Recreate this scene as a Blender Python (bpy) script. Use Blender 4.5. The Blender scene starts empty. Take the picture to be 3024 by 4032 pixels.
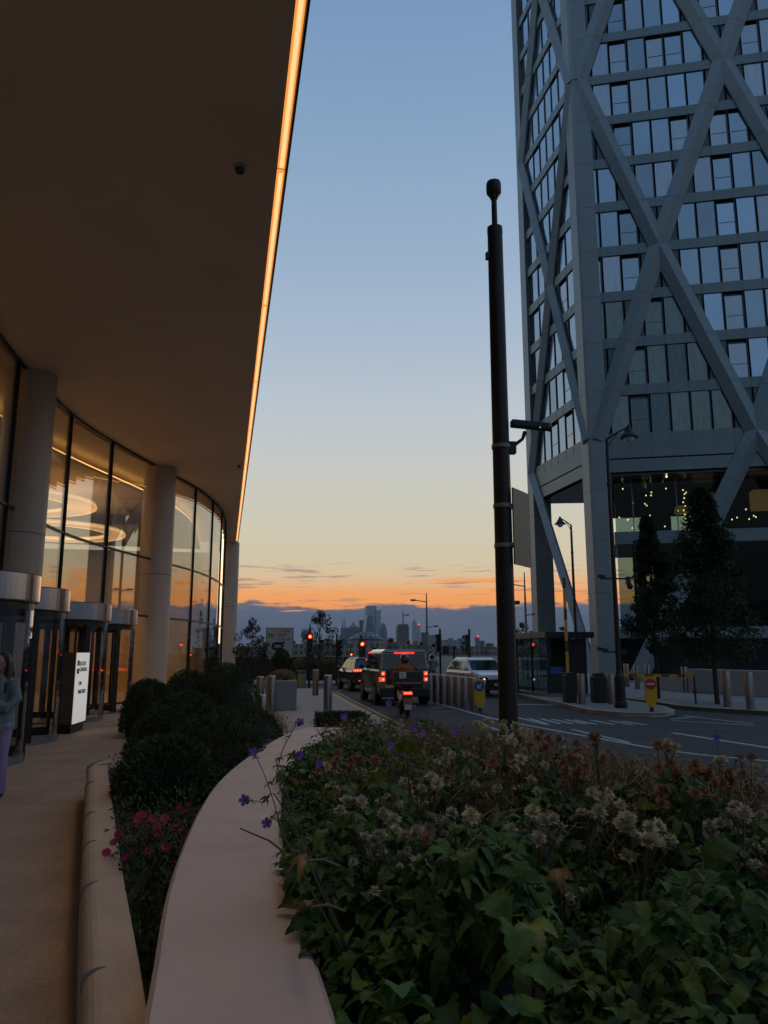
import bpy, math, random
from mathutils import Vector, Matrix, Euler
PI = math.pi
random.seed(7)
SC = bpy.context.scene
COL = SC.collection
# ------------------------------------------------------------------ camera
# world frame: +Y runs along the street (away), +X to the right, camera at the origin 1.7 m up
EYE = 1.7
FPX, CX, CY = 3029.0, 1512.0, 2016.0           # focal length and centre of a 3024 x 4032 frame
pit, yaw = math.radians(10.36), math.radians(11.6)
CF = Vector((math.sin(yaw)*math.cos(pit), math.cos(yaw)*math.cos(pit), math.sin(pit)))
CR = Vector((math.cos(yaw), -math.sin(yaw), 0))
CU = CR.cross(CF)
cd = bpy.data.cameras.new('camera')
cd.sensor_fit = 'VERTICAL'; cd.sensor_height = 36.0; cd.lens = 36.0*FPX/4032.0
cd.clip_start = 0.1; cd.clip_end = 20000
cam = bpy.data.objects.new('camera', cd); COL.objects.link(cam)
cam.matrix_world = Matrix(((CR.x, CU.x, -CF.x, 0), (CR.y, CU.y, -CF.y, 0), (CR.z, CU.z, -CF.z, EYE), (0, 0, 0, 1)))
SC.camera = cam
SC.view_settings.view_transform = 'Standard'; SC.view_settings.look = 'None'
SC.view_settings.exposure = 0.0; SC.view_settings.gamma = 1.0
SC.render.engine = 'CYCLES'
SC.cycles.max_bounces = 8; SC.cycles.transparent_max_bounces = 24; SC.cycles.diffuse_bounces = 4
SC.cycles.sample_clamp_indirect = 4.0
SC.cycles.use_denoising = True

def ray(x, y):
    return CF + CR*((x-CX)/FPX) - CU*((y-CY)/FPX)
def P(x, y, z=0.0):
    d = ray(x, y); t = (z-EYE)/d.z
    return Vector((d.x*t, d.y*t, z))
def PD(x, y, Y):
    d = ray(x, y); t = Y/d.y
    return Vector((d.x*t, Y, EYE+d.z*t))
def lin(*c):
    return tuple(((v/255)/12.92 if v <= 10 else ((v/255+.055)/1.055)**2.4) for v in c)

# ------------------------------------------------------------------ world (dusk sky)
W = bpy.data.worlds.new('World'); SC.world = W; W.use_nodes = True
nt = W.node_tree; nt.nodes.clear()
def N(t, **k):
    n = nt.nodes.new(t)
    for a, v in k.items(): setattr(n, a, v)
    return n
def L(a, b): nt.links.new(a, b)
def M(op, a, b=None, c=None, clamp=False):
    n = N('ShaderNodeMath', operation=op, use_clamp=clamp)
    for i, v in enumerate((a, b, c)):
        if v is None: continue
        if isinstance(v, (int, float)): n.inputs[i].default_value = v
        else: L(v, n.inputs[i])
    return n.outputs[0]
def SM(x, a, b):
    n = N('ShaderNodeMapRange', interpolation_type='SMOOTHSTEP')
    for i, v in enumerate((x, a, b)):
        if isinstance(v, (int, float)): n.inputs[i].default_value = v
        else: L(v, n.inputs[i])
    return n.outputs[0]
def RAMP(x, stops):
    n = N('ShaderNodeValToRGB'); e = n.color_ramp.elements
    for i, (p, c) in enumerate(stops):
        el = e[i] if i < 2 else e.new(p)
        el.position = p; el.color = (*lin(*c), 1)
    L(x, n.inputs[0]); return n.outputs[0]
def MIX(f, a, b):
    n = N('ShaderNodeMix', data_type='RGBA')
    for s, v in ((n.inputs[0], f), (n.inputs[6], a), (n.inputs[7], b)):
        if isinstance(v, (int, float)): s.default_value = v
        elif isinstance(v, tuple): s.default_value = (*v, 1)
        else: L(v, s)
    return n.outputs[2]
def NOISE(vec, sc, scale=1.0, det=4, rough=.55):
    mp = N('ShaderNodeMapping'); mp.inputs['Scale'].default_value = sc; L(vec, mp.inputs[0])
    n = N('ShaderNodeTexNoise'); n.inputs['Scale'].default_value = scale
    n.inputs['Detail'].default_value = det; n.inputs['Roughness'].default_value = rough
    L(mp.outputs[0], n.inputs['Vector']); return n.outputs['Fac']
tc = N('ShaderNodeTexCoord'); sx = N('ShaderNodeSeparateXYZ'); L(tc.outputs['Generated'], sx.inputs[0])
vx, vy, vz = sx.outputs
el = M('MAXIMUM', vz, 0.0)
west = RAMP(el, [(0.0, (110, 108, 114)), (.045, (170, 128, 98)), (.058, (246, 160, 90)), (.076, (246, 168, 102)), (.087, (230, 186, 138)), (.102, (217, 197, 162)),
    (.136, (211, 201, 174)), (.185, (206, 203, 187)), (.233, (201, 202, 197)), (.312, (186, 197, 206)), (.40, (168, 186, 206)), (.483, (153, 176, 202)), (.60, (134, 163, 195)), (.695, (120, 151, 189)), (1.0, (102, 134, 176))])
east = RAMP(el, [(0.0, (84, 88, 100)), (.06, (104, 110, 124)), (.15, (126, 137, 150)), (.35, (127, 149, 172)), (.7, (116, 146, 179)), (1.0, (102, 134, 176))])
az = M('ADD', M('MULTIPLY', vy, .985), M('MULTIPLY', vx, .17))
wf = SM(az, -.35, .75)
sky = MIX(wf, east, west)
n1 = NOISE(tc.outputs['Generated'], (7, 7, 16), 1.0, 6, .6)
n2 = NOISE(tc.outputs['Generated'], (4.5, 4.5, 130), 1.0, 5, .6)
n3 = NOISE(tc.outputs['Generated'], (9, 9, 150), 1.3, 4, .6)
# thin orange and grey streaks in the glow band
band = M('MULTIPLY', SM(el, .045, .06), SM(el, .108, .085))
sky = MIX(M('MULTIPLY', M('MULTIPLY', SM(n2, .50, .66), band), M('MULTIPLY', wf, .95)), sky, lin(255, 156, 76))
band2 = M('MULTIPLY', SM(el, .058, .07), SM(el, .12, .10))
sky = MIX(M('MULTIPLY', M('MULTIPLY', SM(n3, .56, .66), band2), .7), sky, lin(146, 128, 128))
# the low bank of cloud over the horizon
edge = M('ADD', .060, M('MULTIPLY', M('SUBTRACT', n1, .5), .06))
edge = M('ADD', edge, M('MULTIPLY', M('SUBTRACT', n3, .5), .022))
bank = SM(el, M('ADD', edge, .0035), M('SUBTRACT', edge, .0035))
gap = M('MULTIPLY', M('MULTIPLY', SM(n3, .60, .68), SM(el, .040, .048)), .75)
bank = M('MULTIPLY', bank, M('SUBTRACT', 1.0, gap))
bcol = RAMP(el, [(0.0, (80, 92, 110)), (.02, (74, 91, 114)), (.045, (80, 95, 118)), (.07, (100, 108, 126))])
bcol = MIX(M('MULTIPLY', SM(n1, .4, .7), .30), bcol, lin(102, 108, 124))
bcol = MIX(wf, lin(66, 74, 92), bcol)
sky = MIX(bank, sky, bcol)
bg = N('ShaderNodeBackground'); L(sky, bg.inputs[0]); bg.inputs[1].default_value = 1.0
nis = N('ShaderNodeTexSky', sky_type='NISHITA', sun_disc=False)
nis.sun_elevation = math.radians(-1.0); nis.sun_rotation = math.radians(8)
bg2 = N('ShaderNodeBackground'); L(nis.outputs[0], bg2.inputs[0]); bg2.inputs[1].default_value = 0.002
ad = N('ShaderNodeAddShader'); L(bg.outputs[0], ad.inputs[0]); L(bg2.outputs[0], ad.inputs[1])
wo = N('ShaderNodeOutputWorld'); L(ad.outputs[0], wo.inputs[0])
# last glow of the sun that has just set
sl = bpy.data.lights.new('sun', 'SUN'); sl.energy = 0.06; sl.angle = math.radians(12); sl.color = (1, .72, .45)
so = bpy.data.objects.new('sun', sl); COL.objects.link(so)
so.rotation_euler = Vector((-.14, -.99, -.06)).to_track_quat('-Z', 'Y').to_euler()

# ------------------------------------------------------------------ materials
MATS = {}
def mat(name, col=(.5, .5, .5), rough=.6, metal=0.0, var=.0, vs=8.0, bump=0.0, bs=60.0, emit=None, es=1.0, spec=.5, island=None, coat=0.0, speck=None, stretch=None, trans=0.0):
    m = bpy.data.materials.new(name); m.use_nodes = True; MATS[name] = m
    t = m.node_tree; b = t.nodes['Principled BSDF']
    b.inputs['Roughness'].default_value = rough; b.inputs['Metallic'].default_value = metal
    b.inputs['Specular IOR Level'].default_value = spec; b.inputs['Coat Weight'].default_value = coat
    b.inputs['Base Color'].default_value = (*col, 1)
    src = None
    if var or bump or speck:
        co = t.nodes.new('ShaderNodeTexCoord'); out = co.outputs['Object']
        if stretch:
            mp = t.nodes.new('ShaderNodeMapping'); mp.inputs['Scale'].default_value = stretch
            t.links.new(out, mp.inputs[0]); out = mp.outputs[0]
    if var:
        n = t.nodes.new('ShaderNodeTexNoise'); n.inputs['Scale'].default_value = vs; n.inputs['Detail'].default_value = 6
        t.links.new(out, n.inputs['Vector'])
        r = t.nodes.new('ShaderNodeValToRGB'); r.color_ramp.elements[0].position = .3; r.color_ramp.elements[1].position = .7
        r.color_ramp.elements[0].color = (*[c*(1-var) for c in col], 1); r.color_ramp.elements[1].color = (*[min(1, c*(1+var)) for c in col], 1)
        t.links.new(n.outputs['Fac'], r.inputs[0]); src = r.outputs[0]
    if island:
        g = t.nodes.new('ShaderNodeNewGeometry'); r = t.nodes.new('ShaderNodeValToRGB')
        e = r.color_ramp.elements
        for i, c in enumerate(island):
            k = e[i] if i < 2 else e.new(.5)
            k.position = i/(len(island)-1); k.color = (*c, 1)
        t.links.new(g.outputs['Random Per Island'], r.inputs[0]); src = r.outputs[0]
    if speck:
        n = t.nodes.new('ShaderNodeTexNoise'); n.inputs['Scale'].default_value = speck[0]; n.inputs['Detail'].default_value = 3
        t.links.new(out, n.inputs['Vector'])
        r = t.nodes.new('ShaderNodeMapRange'); r.inputs[1].default_value = .45; r.inputs[2].default_value = .62
        t.links.new(n.outputs['Fac'], r.inputs[0])
        x = t.nodes.new('ShaderNodeMix'); x.data_type = 'RGBA'; x.blend_type = 'MULTIPLY'
        mu = t.nodes.new('ShaderNodeMath'); mu.operation = 'MULTIPLY'; mu.inputs[1].default_value = speck[1]
        t.links.new(r.outputs[0], mu.inputs[0]); t.links.new(mu.outputs[0], x.inputs[0])
        if src: t.links.new(src, x.inputs[6])
        else: x.inputs[6].default_value = (*col, 1)
        x.inputs[7].default_value = (.3, .28, .26, 1); src = x.outputs[2]
    if src: t.links.new(src, b.inputs['Base Color'])
    if bump:
        n = t.nodes.new('ShaderNodeTexNoise'); n.inputs['Scale'].default_value = bs; n.inputs['Detail'].default_value = 4
        t.links.new(out, n.inputs['Vector'])
        bp = t.nodes.new('ShaderNodeBump'); bp.inputs['Strength'].default_value = bump; bp.inputs['Distance'].default_value = .01
        t.links.new(n.outputs['Fac'], bp.inputs['Height']); t.links.new(bp.outputs[0], b.inputs['Normal'])
    if trans:
        tr = t.nodes.new('ShaderNodeBsdfTranslucent'); mx = t.nodes.new('ShaderNodeMixShader'); mx.inputs[0].default_value = trans
        if src: t.links.new(src, tr.inputs[0])
        else: tr.inputs[0].default_value = (*col, 1)
        t.links.new(b.outputs[0], mx.inputs[1]); t.links.new(tr.outputs[0], mx.inputs[2])
        t.links.new(mx.outputs[0], t.nodes['Material Output'].inputs[0])
    if emit:
        b.inputs['Emission Color'].default_value = (*emit, 1); b.inputs['Emission Strength'].default_value = es
    return m
def glass(name, tint=(1, 1, 1), ior=1.5, rough=0.0, base=0.0):
    m = bpy.data.materials.new(name); m.use_nodes = True; t = m.node_tree; t.nodes.clear()
    tr = t.nodes.new('ShaderNodeBsdfTransparent'); tr.inputs[0].default_value = (*tint, 1)
    gl = t.nodes.new('ShaderNodeBsdfGlossy'); gl.inputs['Roughness'].default_value = rough
    # Schlick reflectance on |N.I|, the same from both sides of the thin pane
    f0 = ((ior-1)/(ior+1))**2
    ge = t.nodes.new('ShaderNodeNewGeometry'); dp = t.nodes.new('ShaderNodeVectorMath'); dp.operation = 'DOT_PRODUCT'
    t.links.new(ge.outputs['Normal'], dp.inputs[0]); t.links.new(ge.outputs['Incoming'], dp.inputs[1])
    def mm(op, a, b):
        n = t.nodes.new('ShaderNodeMath'); n.operation = op; n.use_clamp = True
        for i, v in enumerate((a, b)):
            if isinstance(v, (int, float)): n.inputs[i].default_value = v
            elif v is not None: t.links.new(v, n.inputs[i])
        return n.outputs[0]
    ab = t.nodes.new('ShaderNodeMath'); ab.operation = 'ABSOLUTE'; t.links.new(dp.outputs['Value'], ab.inputs[0])
    pw = mm('POWER', mm('SUBTRACT', 1.0, ab.outputs[0]), 5.0)
    fin = mm('ADD', mm('MULTIPLY', pw, 1-f0), f0+base)
    mx = t.nodes.new('ShaderNodeMixShader'); o = t.nodes.new('ShaderNodeOutputMaterial')
    t.links.new(fin, mx.inputs[0])
    t.links.new(tr.outputs[0], mx.inputs[1]); t.links.new(gl.outputs[0], mx.inputs[2]); t.links.new(mx.outputs[0], o.inputs[0])
    MATS[name] = m; return m

A_ASPH = mat('asphalt', (.048, .05, .054), .82, var=.25, vs=1.3, bump=.5, bs=90, speck=(160, .4))
A_PAVE = mat('pale_paving', (.30, .285, .27), .8, var=.12, vs=2.0, bump=.25, bs=60, speck=(90, .35))
A_FORE = mat('warm_granite_paving', (.38, .30, .235), .75, var=.16, vs=1.6, bump=.25, bs=70, speck=(110, .45))
A_WALL = mat('planter_granite', (.50, .435, .39), .8, var=.10, vs=2.2, bump=.3, bs=120, speck=(220, .3))
A_KERB = mat('kerb_granite', (.47, .39, .30), .75, var=.10, vs=4.0, bump=.3, bs=90, speck=(180, .3))
A_STEEL = mat('brushed_steel', (.30, .285, .27), .28, 1.0, var=.08, vs=30, stretch=(1, 1, .05))
A_DARK = mat('black_paint', (.012, .012, .013), .45, var=.2, vs=20)
A_MARK = mat('road_paint', (.46, .46, .45), .7, var=.3, vs=9)
A_YEL = mat('yellow_line_paint', (.42, .32, .12), .7, var=.3, vs=9)
A_SOIL = mat('soil', (.03, .022, .016), .95, var=.4, vs=12, bump=.6, bs=30)
A_SOFF = mat('soffit_panel', (.80, .60, .39), .55, var=.05, vs=.4)
A_COLM = mat('column_cladding', (.50, .40, .31), .45, var=.04, vs=2)
A_FRAME = mat('bronze_frame', (.020, .018, .016), .4, .3)
A_GLASS = glass('lobby_glass', (.93, .92, .88), 1.55, 0.0, .24)
A_CLEAR = glass('clear_glass', (.97, .975, .97), 1.5, 0.0, .0)
A_STONE = mat('lobby_stone', (.52, .40, .26), .5, var=.12, vs=1.5)
A_LOBFL = mat('lobby_floor', (.40, .33, .25), .25, var=.06, vs=1.0)
A_CREAM = mat('lobby_ceiling', (.62, .53, .40), .7)
A_RING = mat('ring_light', (.8, .7, .5), .6, emit=(1.0, .52, .21), es=.9)
A_RINGE = mat('ring_light_edge', (.8, .7, .5), .6, emit=(1.0, .60, .28), es=1.4)
A_LED = mat('led_strip', (.9, .8, .6), .5, emit=(1.0, .34, .065), es=.85)
A_LEDC = mat('led_core', (.9, .8, .6), .5, emit=(1.0, .62, .28), es=1.12)
A_DRUM = mat('drum_steel', (.38, .38, .39), .24, 1.0, var=.05, vs=3)
# tower
A_CLAD = mat('tower_cladding', (.24, .278, .283), .42, .25, var=.05, vs=.8)
A_CLAD2 = mat('tower_spandrel', (.20, .25, .255), .45, .25, var=.06, vs=.6)
A_TGL = mat('tower_glass', (.31, .41, .50), .05, .9, var=.05, vs=.5)
A_TGL2 = mat('tower_glass_curtained', (.40, .46, .53), .14, .70, var=.08, vs=1.2, stretch=(6, 6, .4))
A_TDK = mat('tower_dark_panel', (.075, .10, .115), .25, .3)
A_JOINT = mat('tower_joint', (.09, .11, .115), .6)
A_POD = glass('podium_glass', (.42, .52, .50), 1.28, 0.0, .0)
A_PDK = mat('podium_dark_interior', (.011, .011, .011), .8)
A_BULB = mat('warm_bulb', (1, .8, .5), .5, emit=(1.0, .62, .24), es=5.0)
A_SHADE = mat('lit_lamp_drum', (.40, .22, .10), .8, emit=(1.0, .42, .14), es=.22)
# signs and lights
A_WHITE = mat('white_sign_face', (.62, .64, .66), .5)
A_LITW = mat('backlit_white', (.85, .84, .82), .5, emit=(1.0, .95, .88), es=.36)
A_TXT = mat('black_lettering', (.01, .01, .012), .5)
A_TXTR = mat('red_square', (.40, .02, .03), .5)
A_SYEL = mat('yellow_sign_plastic', (.72, .38, .012), .45)
A_SBLUE = mat('blue_sign_face', (.02, .09, .33), .4)
A_SRED = mat('red_sign_face', (.45, .03, .03), .4)
A_GREEN = mat('sign_yellow_patch', (.30, .26, .01), .5)
A_GREY = mat('grey_metal', (.22, .22, .22), .5, .4)
A_ALU = mat('sign_back_aluminium', (.17, .145, .12), .5, .3, var=.08, vs=5)
A_RED = mat('red_lamp', (.5, .02, .02), .4, emit=(1.0, .035, .012), es=3.2)
A_REDHOT = mat('red_lamp_centre', (.8, .1, .05), .4, emit=(1.0, .16, .03), es=9.0)
A_TAIL = mat('tail_lamp', (.4, .01, .01), .3, emit=(1.0, .03, .015), es=2.0)
A_TAILH = mat('tail_lamp_hot', (.6, .05, .02), .3, emit=(1.0, .12, .04), es=6.0)
A_HEAD = mat('headlight', (.8, .8, .7), .2, emit=(1.0, .72, .38), es=4.0)
A_LAMPG = mat('lamp_glass', (.75, .75, .72), .35)
A_GLED = mat('green_led', (.1, .6, .1), .5, emit=(.1, 1, .15), es=1.0)
# vehicles
A_PW = mat('white_car_paint', (.52, .54, .56), .22, 0, coat=.6)
A_PS = mat('silver_car_paint', (.18, .178, .17), .25, .4, coat=.6)
A_PD = mat('dark_car_paint', (.022, .020, .022), .2, .2, coat=.8)
A_CGL = mat('car_glass', (.012, .014, .016), .05, 0, spec=.9)
A_TYRE = mat('tyre_rubber', (.012, .012, .012), .85)
A_RIM = mat('wheel_rim', (.28, .28, .28), .35, .8)
A_PLY = mat('plate_yellow', (.6, .44, .02), .5)
A_PLW = mat('plate_white', (.62, .62, .6), .5)
A_BLK = mat('black_plastic', (.018, .018, .019), .55)
# people
A_SKIN = mat('skin', (.36, .20, .14), .5)
A_HAIR = mat('dark_hair', (.012, .008, .007), .45, bump=.6, bs=40, stretch=(6, 6, .6))
A_DENIM = mat('faded_denim', (.15, .19, .22), .85, var=.22, vs=9, bump=.4, bs=120)
A_JEAN = mat('lilac_trousers', (.27, .19, .36), .85, var=.12, vs=8)
A_ORNG = mat('rust_jacket', (.33, .085, .022), .8, var=.15, vs=8)
A_NAVY = mat('dark_cloth', (.02, .022, .028), .85)
A_HELM = mat('black_helmet', (.015, .015, .016), .15, coat=.8)
# plants
A_LEAF = mat('leaf_green', (.05, .08, .03), .6, spec=.22, bump=.5, bs=60, speck=(28, .45), island=[(.020, .055, .014), (.038, .10, .026), (.065, .15, .034), (.095, .17, .03), (.055, .125, .04), (.16, .17, .035), (.08, .17, .085), (.03, .08, .022)], trans=.3)
A_LEAFY = mat('leaf_yellow_green', (.14, .17, .02), .5, var=.3, vs=14, trans=.25)
A_LEAFB = mat('leaf_dying', (.22, .12, .035), .6, var=.4, vs=20, trans=.2)
A_STEM = mat('plant_stem', (.07, .075, .03), .6, island=[(.06, .07, .03), (.10, .09, .045), (.09, .06, .035)])
A_STEMR = mat('red_stem', (.12, .03, .025), .6)
A_HEADC = mat('seed_head_cream', (.36, .32, .22), .75, island=[(.36, .34, .19), (.46, .43, .27), (.52, .49, .34), (.32, .28, .15)], trans=.2)
A_HEADB = mat('seed_head_rust', (.26, .13, .06), .8, island=[(.22, .10, .045), (.30, .15, .07), (.26, .16, .09), (.16, .08, .04)], trans=.15)
A_HEADP = mat('seed_head_pinkish', (.34, .28, .24), .8, island=[(.27, .24, .17), (.36, .32, .24), (.30, .29, .19)], trans=.2)
A_PURP = mat('purple_petal', (.16, .065, .40), .6, trans=.25)
A_PINK = mat('pink_petal', (.46, .025, .14), .6, island=[(.26, .012, .07), (.36, .022, .11), (.34, .03, .14), (.30, .015, .05)], trans=.2)
A_TANG = mat('tan_grass', (.26, .19, .10), .7, island=[(.20, .14, .07), (.28, .20, .11), (.34, .26, .15), (.16, .13, .06)], trans=.2)
A_YEW = mat('yew_needles', (.02, .035, .018), .65, spec=.25, island=[(.014, .028, .012), (.024, .050, .018), (.038, .075, .026), (.058, .10, .034), (.07, .07, .025)], trans=.1)
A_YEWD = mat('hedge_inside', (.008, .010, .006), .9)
A_TREE = mat('street_tree_leaf', (.02, .03, .014), .6, spec=.2, island=[(.020, .036, .014), (.036, .062, .022), (.052, .086, .030), (.07, .07, .022), (.026, .052, .028)], trans=.15)
A_TREE2 = mat('young_tree_leaf', (.035, .05, .02), .6, island=[(.02, .035, .015), (.035, .05, .02), (.06, .055, .02), (.05, .07, .03), (.09, .05, .025)], trans=.2)
A_BARK = mat('bark', (.05, .04, .032), .9, var=.3, vs=20, bump=.6, bs=30)
# far town
A_B = {}
for k, c in dict(pale=(.62, .64, .66), grey=(.17, .19, .21), blue=(.15, .18, .22), brick=(.17, .12, .09), cream=(.30, .25, .19), dark=(.07, .075, .085), slate=(.07, .065, .065)).items():
    A_B[k] = mat('facade_'+k, c, .5, var=.1, vs=.05)
A_BWIN = mat('facade_window', (.05, .06, .075), .2, .3)

# ------------------------------------------------------------------ mesh helpers
class MB:
    def __init__(s): s.v = []; s.f = []; s.m = []; s.s = []
    def add(s, vs, fs, mi=0, sm=False):
        o = len(s.v); s.v.extend([tuple(p) for p in vs])
        for f in fs: s.f.append(tuple(i+o for i in f)); s.m.append(mi); s.s.append(sm)
        return s
    def box(s, x0, x1, y0, y1, z0, z1, mi=0):
        return s.add([(x0,y0,z0),(x1,y0,z0),(x1,y1,z0),(x0,y1,z0),(x0,y0,z1),(x1,y0,z1),(x1,y1,z1),(x0,y1,z1)],
            [(0,3,2,1),(4,5,6,7),(0,1,5,4),(1,2,6,5),(2,3,7,6),(3,0,4,7)], mi)
    def obox(s, c, size, rot=(0,0,0), mi=0):
        R = Euler(rot).to_matrix(); c = Vector(c); a, b, d = size[0]/2, size[1]/2, size[2]/2
        vs = [c + R @ Vector((x, y, z)) for z in (-d, d) for x, y in ((-a,-b),(a,-b),(a,b),(-a,b))]
        return s.add(vs, [(0,3,2,1),(4,5,6,7),(0,1,5,4),(1,2,6,5),(2,3,7,6),(3,0,4,7)], mi)
    def hexa(s, bot, top, mi=0):
        return s.add(list(bot)+list(top), [(0,3,2,1),(4,5,6,7),(0,1,5,4),(1,2,6,5),(2,3,7,6),(3,0,4,7)], mi)
    def prism(s, poly, z0, z1, mi=0):
        n = len(poly)
        vs = [(p[0], p[1], z0) for p in poly]+[(p[0], p[1], z1) for p in poly]
        return s.add(vs, [tuple(range(n-1, -1, -1)), tuple(range(n, 2*n))]+[(i, (i+1) % n, n+(i+1) % n, n+i) for i in range(n)], mi)
    def tube(s, pts, r, n=8, mi=0, caps=True, sm=True):
        pts = [Vector(p) for p in pts]; k = len(pts)
        if not isinstance(r, (list, tuple)): r = [r]*k
        vs = []; up = None
        for i, p in enumerate(pts):
            t = (pts[min(i+1, k-1)]-pts[max(i-1, 0)])
            if t.length < 1e-9: t = Vector((0, 0, 1))
            t.normalize()
            if up is None: up = t.orthogonal().normalized()
            up = (up-t*up.dot(t))
            up = up.normalized() if up.length > 1e-6 else t.orthogonal().normalized()
            b = t.cross(up)
            for j in range(n):
                a = 2*PI*j/n; vs.append(p+(up*math.cos(a)+b*math.sin(a))*r[i])
        fs = [(i*n+j, i*n+(j+1) % n, (i+1)*n+(j+1) % n, (i+1)*n+j) for i in range(k-1) for j in range(n)]
        s.add(vs, fs, mi, sm)
        if caps:
            o = len(s.v)-len(vs)
            s.f.append(tuple(o+j for j in range(n-1, -1, -1))); s.f.append(tuple(o+(k-1)*n+j for j in range(n)))
            s.m += [mi, mi]; s.s += [False, False]
        return s
    def lathe(s, prof, n=16, c=(0, 0, 0), mi=0, sm=True, axis='z', caps=True):
        vs = []
        for r, z in prof:
            for j in range(n):
                a = 2*PI*j/n; x, y = r*math.cos(a), r*math.sin(a)
                q = (x, y, z) if axis == 'z' else ((x, z, y) if axis == 'y' else (z, x, y))
                vs.append((c[0]+q[0], c[1]+q[1], c[2]+q[2]))
        k = len(prof)
        fs = [(i*n+j, i*n+(j+1) % n, (i+1)*n+(j+1) % n, (i+1)*n+j) for i in range(k-1) for j in range(n)]
        if caps: fs += [tuple(range(n-1, -1, -1)), tuple((k-1)*n+j for j in range(n))]
        s.add(vs, fs, mi, sm); return s
    def ell(s, c, r, n=14, m=10, mi=0, rot=None):
        vs = []; R = Euler(rot).to_matrix() if rot else None
        for i in range(m+1):
            th = PI*i/m
            for j in range(n):
                a = 2*PI*j/n
                q = Vector((r[0]*math.sin(th)*math.cos(a), r[1]*math.sin(th)*math.sin(a), r[2]*math.cos(th)))
                if R: q = R @ q
                vs.append((c[0]+q.x, c[1]+q.y, c[2]+q.z))
        fs = [(i*n+j, (i+1)*n+j, (i+1)*n+(j+1) % n, i*n+(j+1) % n) for i in range(m) for j in range(n)]
        return s.add(vs, fs, mi, True)
    def loft(s, rings, mi=0, sm=False, caps=True):
        n = len(rings[0]); vs = [p for r in rings for p in r]; k = len(rings)
        fs = [(i*n+j, i*n+(j+1) % n, (i+1)*n+(j+1) % n, (i+1)*n+j) for i in range(k-1) for j in range(n)]
        if caps: fs += [tuple(range(n-1, -1, -1)), tuple((k-1)*n+j for j in range(n))]
        return s.add(vs, fs, mi, sm)
    def build(s, name, mats, parent=None, loc=(0, 0, 0), rotz=0.0, bevel=0, seg=2, remesh=0, smooth_it=0, kind=None, label=None):
        me = bpy.data.meshes.new(name); me.from_pydata(s.v, [], s.f)
        for m in (mats if isinstance(mats, (list, tuple)) else [mats]): me.materials.append(m)
        me.polygons.foreach_set('material_index', s.m); me.polygons.foreach_set('use_smooth', s.s)
        me.update()
        if any(s.s) and name not in ('foliage','blade','ground_cover','upper_leaves','petals','blossom'): me.set_sharp_from_angle(angle=math.radians(38))
        o = bpy.data.objects.new(name, me); COL.objects.link(o)
        o.location = loc; o.rotation_euler = (0, 0, rotz)
        if parent: o.parent = parent
        if bevel:
            b = o.modifiers.new('bevel', 'BEVEL'); b.width = bevel; b.segments = seg; b.limit_method = 'ANGLE'; b.angle_limit = math.radians(35)
        if remesh:
            b = o.modifiers.new('remesh', 'REMESH'); b.mode = 'VOXEL'; b.voxel_size = remesh; b.use_smooth_shade = True
            if smooth_it:
                q = o.modifiers.new('smooth', 'SMOOTH'); q.iterations = smooth_it; q.factor = .5
        if kind: o['kind'] = kind
        if label: o['label'] = label
        return o
def tag(o, label, cat, group=None, kind=None):
    o['label'] = label; o['category'] = cat
    if group: o['group'] = group
    if kind: o['kind'] = kind
    return o
def thing(name, label, cat, loc=(0, 0, 0), rotz=0.0, group=None):
    o = bpy.data.objects.new(name, None); COL.objects.link(o)
    o.empty_display_size = .1; o.location = loc; o.rotation_euler = (0, 0, rotz)
    return tag(o, label, cat, group)
def copy_thing(src, loc, rotz, label, group=None, sc=None):
    def cp(o, par):
        c = o.copy(); COL.objects.link(c); c.parent = par
        for ch in o.children: cp(ch, c)
        return c
    r = cp(src, None); r.location = loc; r.rotation_euler = (0, 0, rotz); r['label'] = label
    if group: r['group'] = group
    if sc: r.scale = sc
    return r
def text(name, body, size, m, parent, loc, rot, align='LEFT', extrude=.004, sx=1.0):
    c = bpy.data.curves.new(name, 'FONT'); c.body = body; c.size = size; c.align_x = align; c.extrude = extrude
    t = bpy.data.objects.new('t', c); COL.objects.link(t)
    me = bpy.data.meshes.new_from_object(t.evaluated_get(bpy.context.evaluated_depsgraph_get()))
    bpy.data.objects.remove(t); bpy.data.curves.remove(c)
    me.name = name; me.materials.clear(); me.materials.append(m)
    o = bpy.data.objects.new(name, me); COL.objects.link(o); o.parent = parent; o.location = loc; o.rotation_euler = rot; o.scale = (sx, 1, 1)
    return o
def spline(pts, n=6):
    out = []
    q = [Vector(p) for p in pts]; q = [q[0]*2-q[1]]+q+[q[-1]*2-q[-2]]
    for i in range(1, len(q)-2):
        for j in range(n):
            t = j/n
            out.append(.5*((2*q[i])+(q[i+1]-q[i-1])*t+(2*q[i-1]-5*q[i]+4*q[i+1]-q[i+2])*t*t+(3*q[i]-q[i-1]-3*q[i+1]+q[i+2])*t**3))
    out.append(q[-2]); return out
def at_curve(pts, y):
    for a, b in zip(pts, pts[1:]):
        if a[1] <= y <= b[1]:
            t = (y-a[1])/max(1e-6, b[1]-a[1]); return a[0]+(b[0]-a[0])*t
    return pts[-1][0] if y > pts[-1][1] else pts[0][0]
def ribbon(mb, pts, w, z, mi=0):
    pts = [Vector((p[0], p[1], 0)) for p in pts]
    vs = []
    for i, p in enumerate(pts):
        t = (pts[min(i+1, len(pts)-1)]-pts[max(i-1, 0)]).normalized(); s = Vector((t.y, -t.x, 0))
        vs += [(p.x-s.x*w/2, p.y-s.y*w/2, z), (p.x+s.x*w/2, p.y+s.y*w/2, z)]
    mb.add(vs, [(2*i, 2*i+1, 2*i+3, 2*i+2) for i in range(len(pts)-1)], mi)

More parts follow.
